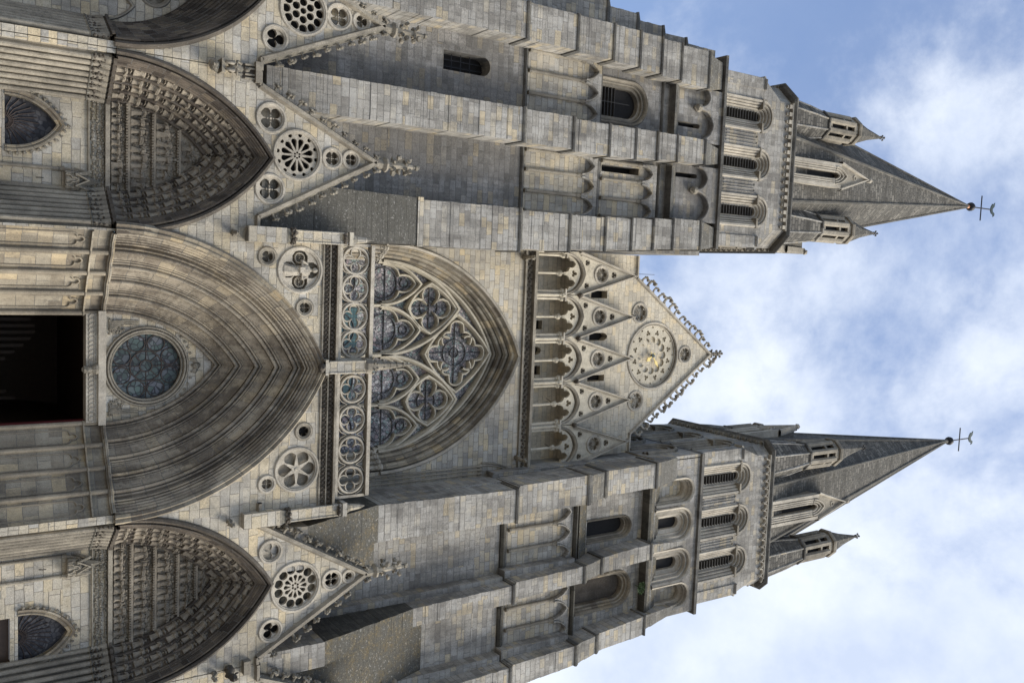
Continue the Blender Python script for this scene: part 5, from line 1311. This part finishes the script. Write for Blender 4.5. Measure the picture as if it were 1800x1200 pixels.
def south_tower():
    R = thing('tower', 'right stone tower with mossy sloping ledges, dark inner side and ribbed spire', 'tower', (9.2, 2.6, 0))
    y = -1.3
    w1 = [(8.35-.62, 28.5)]+arch(8.35, 30.75, .62, .68, 8)+[(8.35+.62, 28.5)]
    w2 = [(11.5-.95, 27.95)]+arch(11.5, 30.6, .95, .95, 8)+[(11.5+.95, 27.95)]
    mb = MB(); mb.plate([(5.3, 9), (14.2, 9), (14.2, 23.4), (13.6, 32.4), (5.05, 32.4), (5.3, 23.4)], [w1, w2], y, y+.7)
    mb.box(5.35, 14.0, y+.75, 7.0, 9, 23.4); mb.box(5.12, 13.6, y+.75, 7, 23.4, 35.8)
    mb.box(5.31, 5.36, y+.71, 7, 9, 23.4); mb.box(5.07, 5.13, y+.71, 7, 23.41, 32.4); mb.box(13.6, 14.1, y+.71, 7, 9, 32.0); mb.build('wall', 'ashlar', R)
    round_window(R, 8.35, 28.5, 30.75, .40, .42, y, .60, louvres=False); round_window(R, 11.5, 27.95, 30.6, .62, .62, y, .95, louvres=False, mat='pale', back='carved_soot')
    # D, E, F
    buttress(R, [(11.5, 13.2, 5.28, 6.85, -4.1, 5.28, 6.85, -4.1), (13.2, 16.7, 5.28, 6.85, -4.1, 5.28, 6.80, -2.6), (16.7, 23.35, 5.30, 6.80, -2.6, 5.38, 6.85, -2.6), (23.45, 27.4, 5.25, 6.58, -2.55, 5.15, 6.52, -2.55), (27.5, 28.7, 5.18, 6.52, -2.6, 5.15, 6.35, -2.35), (28.7, 31.9, 5.12, 6.33, -2.35, 5.02, 6.25, -2.35), (32.0, 34.0, 5.05, 6.30, -2.3, 5.05, 6.2, -1.7)])
    buttress(R, [(11.5, 14.0, 9.8, 10.75, -4.0, 9.8, 10.75, -4.0), (14.0, 18.4, 9.8, 10.7, -4.0, 9.85, 10.62, -2.62), (18.4, 23.35, 9.85, 10.62, -2.6, 9.72, 10.52, -2.6), (23.45, 27.4, 9.62, 10.42, -2.55, 9.50, 10.28, -2.55), (27.5, 28.7, 9.5, 10.25, -2.55, 9.35, 10.1, -2.35), (28.7, 31.85, 9.32, 10.1, -2.35, 9.10, 9.88, -2.35), (31.9, 34.9, 9.25, 9.75, -2.1, 9.55, 9.75, -1.62)])
    buttress(R, [(11.5, 19.0, 13.7, 15.2, -3.2, 13.65, 15.1, -2.7), (19.0, 23.35, 13.62, 15.1, -2.6, 13.50, 14.9, -2.6), (23.45, 27.1, 13.42, 14.5, -2.55, 13.28, 14.22, -2.55), (27.2, 28.6, 13.25, 14.2, -2.55, 13.15, 14.0, -2.35), (28.6, 31.65, 13.1, 13.95, -2.35, 12.78, 13.72, -2.35), (31.7, 34.6, 12.85, 13.6, -2.2, 12.95, 13.3, -1.62)])
    buttress(R, [(9, 23.4, 14.6, 16.2, -.6, 14.5, 15.9, -.6), (23.4, 27.4, 14.0, 15.3, -.6, 14.0, 15.2, -.6), (27.4, 31.9, 13.6, 14.7, -.6, 13.5, 14.5, -.6), (31.9, 35.0, 13.2, 14.2, -.6, 13.2, 13.7, -.6)], 1.2)
    # side-set second layer of each buttress
    mb = MB()
    for (xa, xb, z0, z1) in ((5.5, 7.0, 11.5, 23.4), (9.55, 10.85, 11.5, 23.3), (9.3, 10.5, 23.4, 27.4), (13.2, 14.9, 11.5, 23.3), (13.0, 14.3, 23.4, 27.2)): mb.box(xa, xb, -1.85, -1.0, z0, z1)
    mb.build_each('pilaster_strip', 'ashlar', R)
    # long mossy weatherings above the porches
    mb = MB(); mb.loft([(10.6, 13.7, -3.9, -1.2, 12.5), (10.6, 13.7, -3.75, -1.2, 13.0), (10.6, 13.6, -1.36, -1.2, 19.5)]); mb.loft([(6.87, 8.3, -3.95, -1.2, 12.0), (6.87, 8.2, -3.9, -1.2, 13.3), (6.86, 7.7, -2.5, -1.2, 16.6)]); mb.build_each('weathering', 'moss_slab', R)
    blind_arcade(R, 6.62, 9.55, 23.85, 26.55, 27.55, 3, y); blind_arcade(R, 10.35, 13.3, 23.85, 26.55, 27.55, 3, y)
    mb = MB()
    for xa, xb in ((6.5, 9.5), (10.2, 13.3)):
        string(mb, xa, xb, 23.55, y, .25, .2); string(mb, xa, xb, 27.62, y-.16, .2, .2)
        mb.loft([(xa-.1, xb, y-.50, y+.2, 32.1), (xa-.1, xb, y-.52, y+.2, 32.25), (xa-.1, xb, y-.0, y+.2, 33.25)])
        mb.loft([(xa, xb, y-.36, y+.1, 27.75), (xa, xb, y-.02, y+.1, 28.45)]) if xa < 8 else None
    mb.build_each('mossy_ledge', 'moss_slab', R)
    cs = ((6.85, .42, .62, 0), (8.62, .30, .84, 1), (10.78, .30, .84, 1), (12.45, .42, .62, 0))
    pts = [[(c-o, 32.7)]+arch(c, 34.55-(.1 if op else -.1), o, o, 10)+[(c+o, 32.7)] for c, a, o, op in cs]
    mb = MB(); mb.plate([(5.15, 32.6), (13.45, 32.6), (13.45, 35.82), (5.15, 35.82)], pts, -1.62, -1.2); mb.build('arcade_wall', 'ashlar_weathered', R)
    for c, a, o, op in cs:
        zs_ = 34.55-(.1 if op else -.1); mb = MB()
        pr = [(a, a, -1.0), (a, a, -1.2), (a+(o-a)*.3, a+(o-a)*.3, -1.32), (a+(o-a)*.35, a+(o-a)*.35, -1.42), (a+(o-a)*.6, a+(o-a)*.6, -1.38), (a+(o-a)*.66, a+(o-a)*.66, -1.56), (a+(o-a)*.95, a+(o-a)*.95, -1.52), (o-.01, o-.01, -1.66), (o+.08, o+.08, -1.72), (o+.12, o+.12, -1.6)]
        arch_sweep(mb, c, zs_, pr, 10, zs_-32.7); ar = mb.build('round_arch', 'carved_pale', R)
        mb = MB(); mb.box(c-o, c+o, -.98, -.96, 32.6, 35.5); mb.build('arch_back', 'void' if op else 'ashlar_cream', ar)
    mb = MB(); mb.box(5.0, 5.2, -1.62, 7.0, 32.4, 35.82); mb.box(13.35, 13.5, -1.6, 7, 32.4, 35.82); mb.build_each('side_wall', 'ashlar', R)
    for yc in (.1, 2.6, 5.1):
        mb = MB(); mb.bar([(yc-.8, 32.8), (yc-.8, 34.5)]+arch(yc, 34.5, .8, .85, 8)[1:-1]+[(yc+.8, 34.5), (yc+.8, 32.8)], .10, -.16, .02, .3); mb.bar([(yc-.5, 32.8), (yc-.5, 34.4)]+arch(yc, 34.4, .5, .55, 8)[1:-1]+[(yc+.5, 34.4), (yc+.5, 32.8)], .08, -.10, .02, .3)
        mb.xf(lambda p: (5.0+p[1], p[0], p[2])); mb.build('side_arch', 'carved', R)
    mb = MB(); mb.loft([(4.98, 13.68, -1.76, 7.0, 35.75), (4.98, 13.68, -1.78, 7.0, 35.92), (5.1, 13.3, -1.5, 6.8, 36.05)]); mb.build_each('belt_course', 'ashlar_dark', R)
    tower_top(R, 9.12, 2.62, 4.08, .5, (.22, .74), 36.0, (7.9, 4.0, 69.4), (-2.5, -.15, 2.2), .72, 'round', 2.9, False)
    mb = MB()
    for k in range(160):
        a, r = random.uniform(0, 2*pi), random.random()**.5*.28; x, z = 11.55+r*cos(a)*1.2, 31.9+r*sin(a)
        d = Vector((random.uniform(-1, 1), random.uniform(-1.4, 0), random.uniform(-1, 1))).normalized()*.13; s_ = Vector((d.z, d.x, -d.y))*.3
        p = Vector((x, -1.75, z)); mb.add([p-s_, p+s_, p+d], [(0, 1, 2)])
    mb.tube([(11.5, -1.4, 31.75), (11.55, -1.7, 31.9)], .02, 5)
    o = mb.build('weed', 'leaf', None); o['label'] = 'small green tuft of leaves growing from the ledge above a round arch, right tower'; o['category'] = 'plant'
north_tower(); south_tower()

# ---------------------------------------------------------------- nave body, ground
mb = MB(); mb.add([(-4.6, 1.2, 28), (4.6, 1.2, 28), (4.6, 40, 28), (-4.6, 40, 28), (0, 1.1, 37.6), (0, 40, 37.6), (-4.0, 1.1, 32.0), (4.0, 1.1, 32.0), (-4.0, 40, 32), (4, 40, 32)], [(0, 6, 8, 3), (6, 4, 5, 8), (4, 7, 9, 5), (7, 1, 2, 9), (0, 1, 7, 4, 6), (3, 8, 5, 9, 2)])
mb.box(-5.2, 5.2, 2.0, 40, 10, 27.9)
o = mb.build('nave', 'ashlar_dark', None); o['label'] = 'long nave building with steep roof behind the clock gable'; o['category'] = 'nave'
mb = MB(); n = 24
mb.add([(-900, -900, 0), (900, -900, 0), (900, 900, 0), (-900, 900, 0)], [(0, 1, 2, 3)])
g = mb.build('ground', 'paving', None); g['kind'] = 'structure'
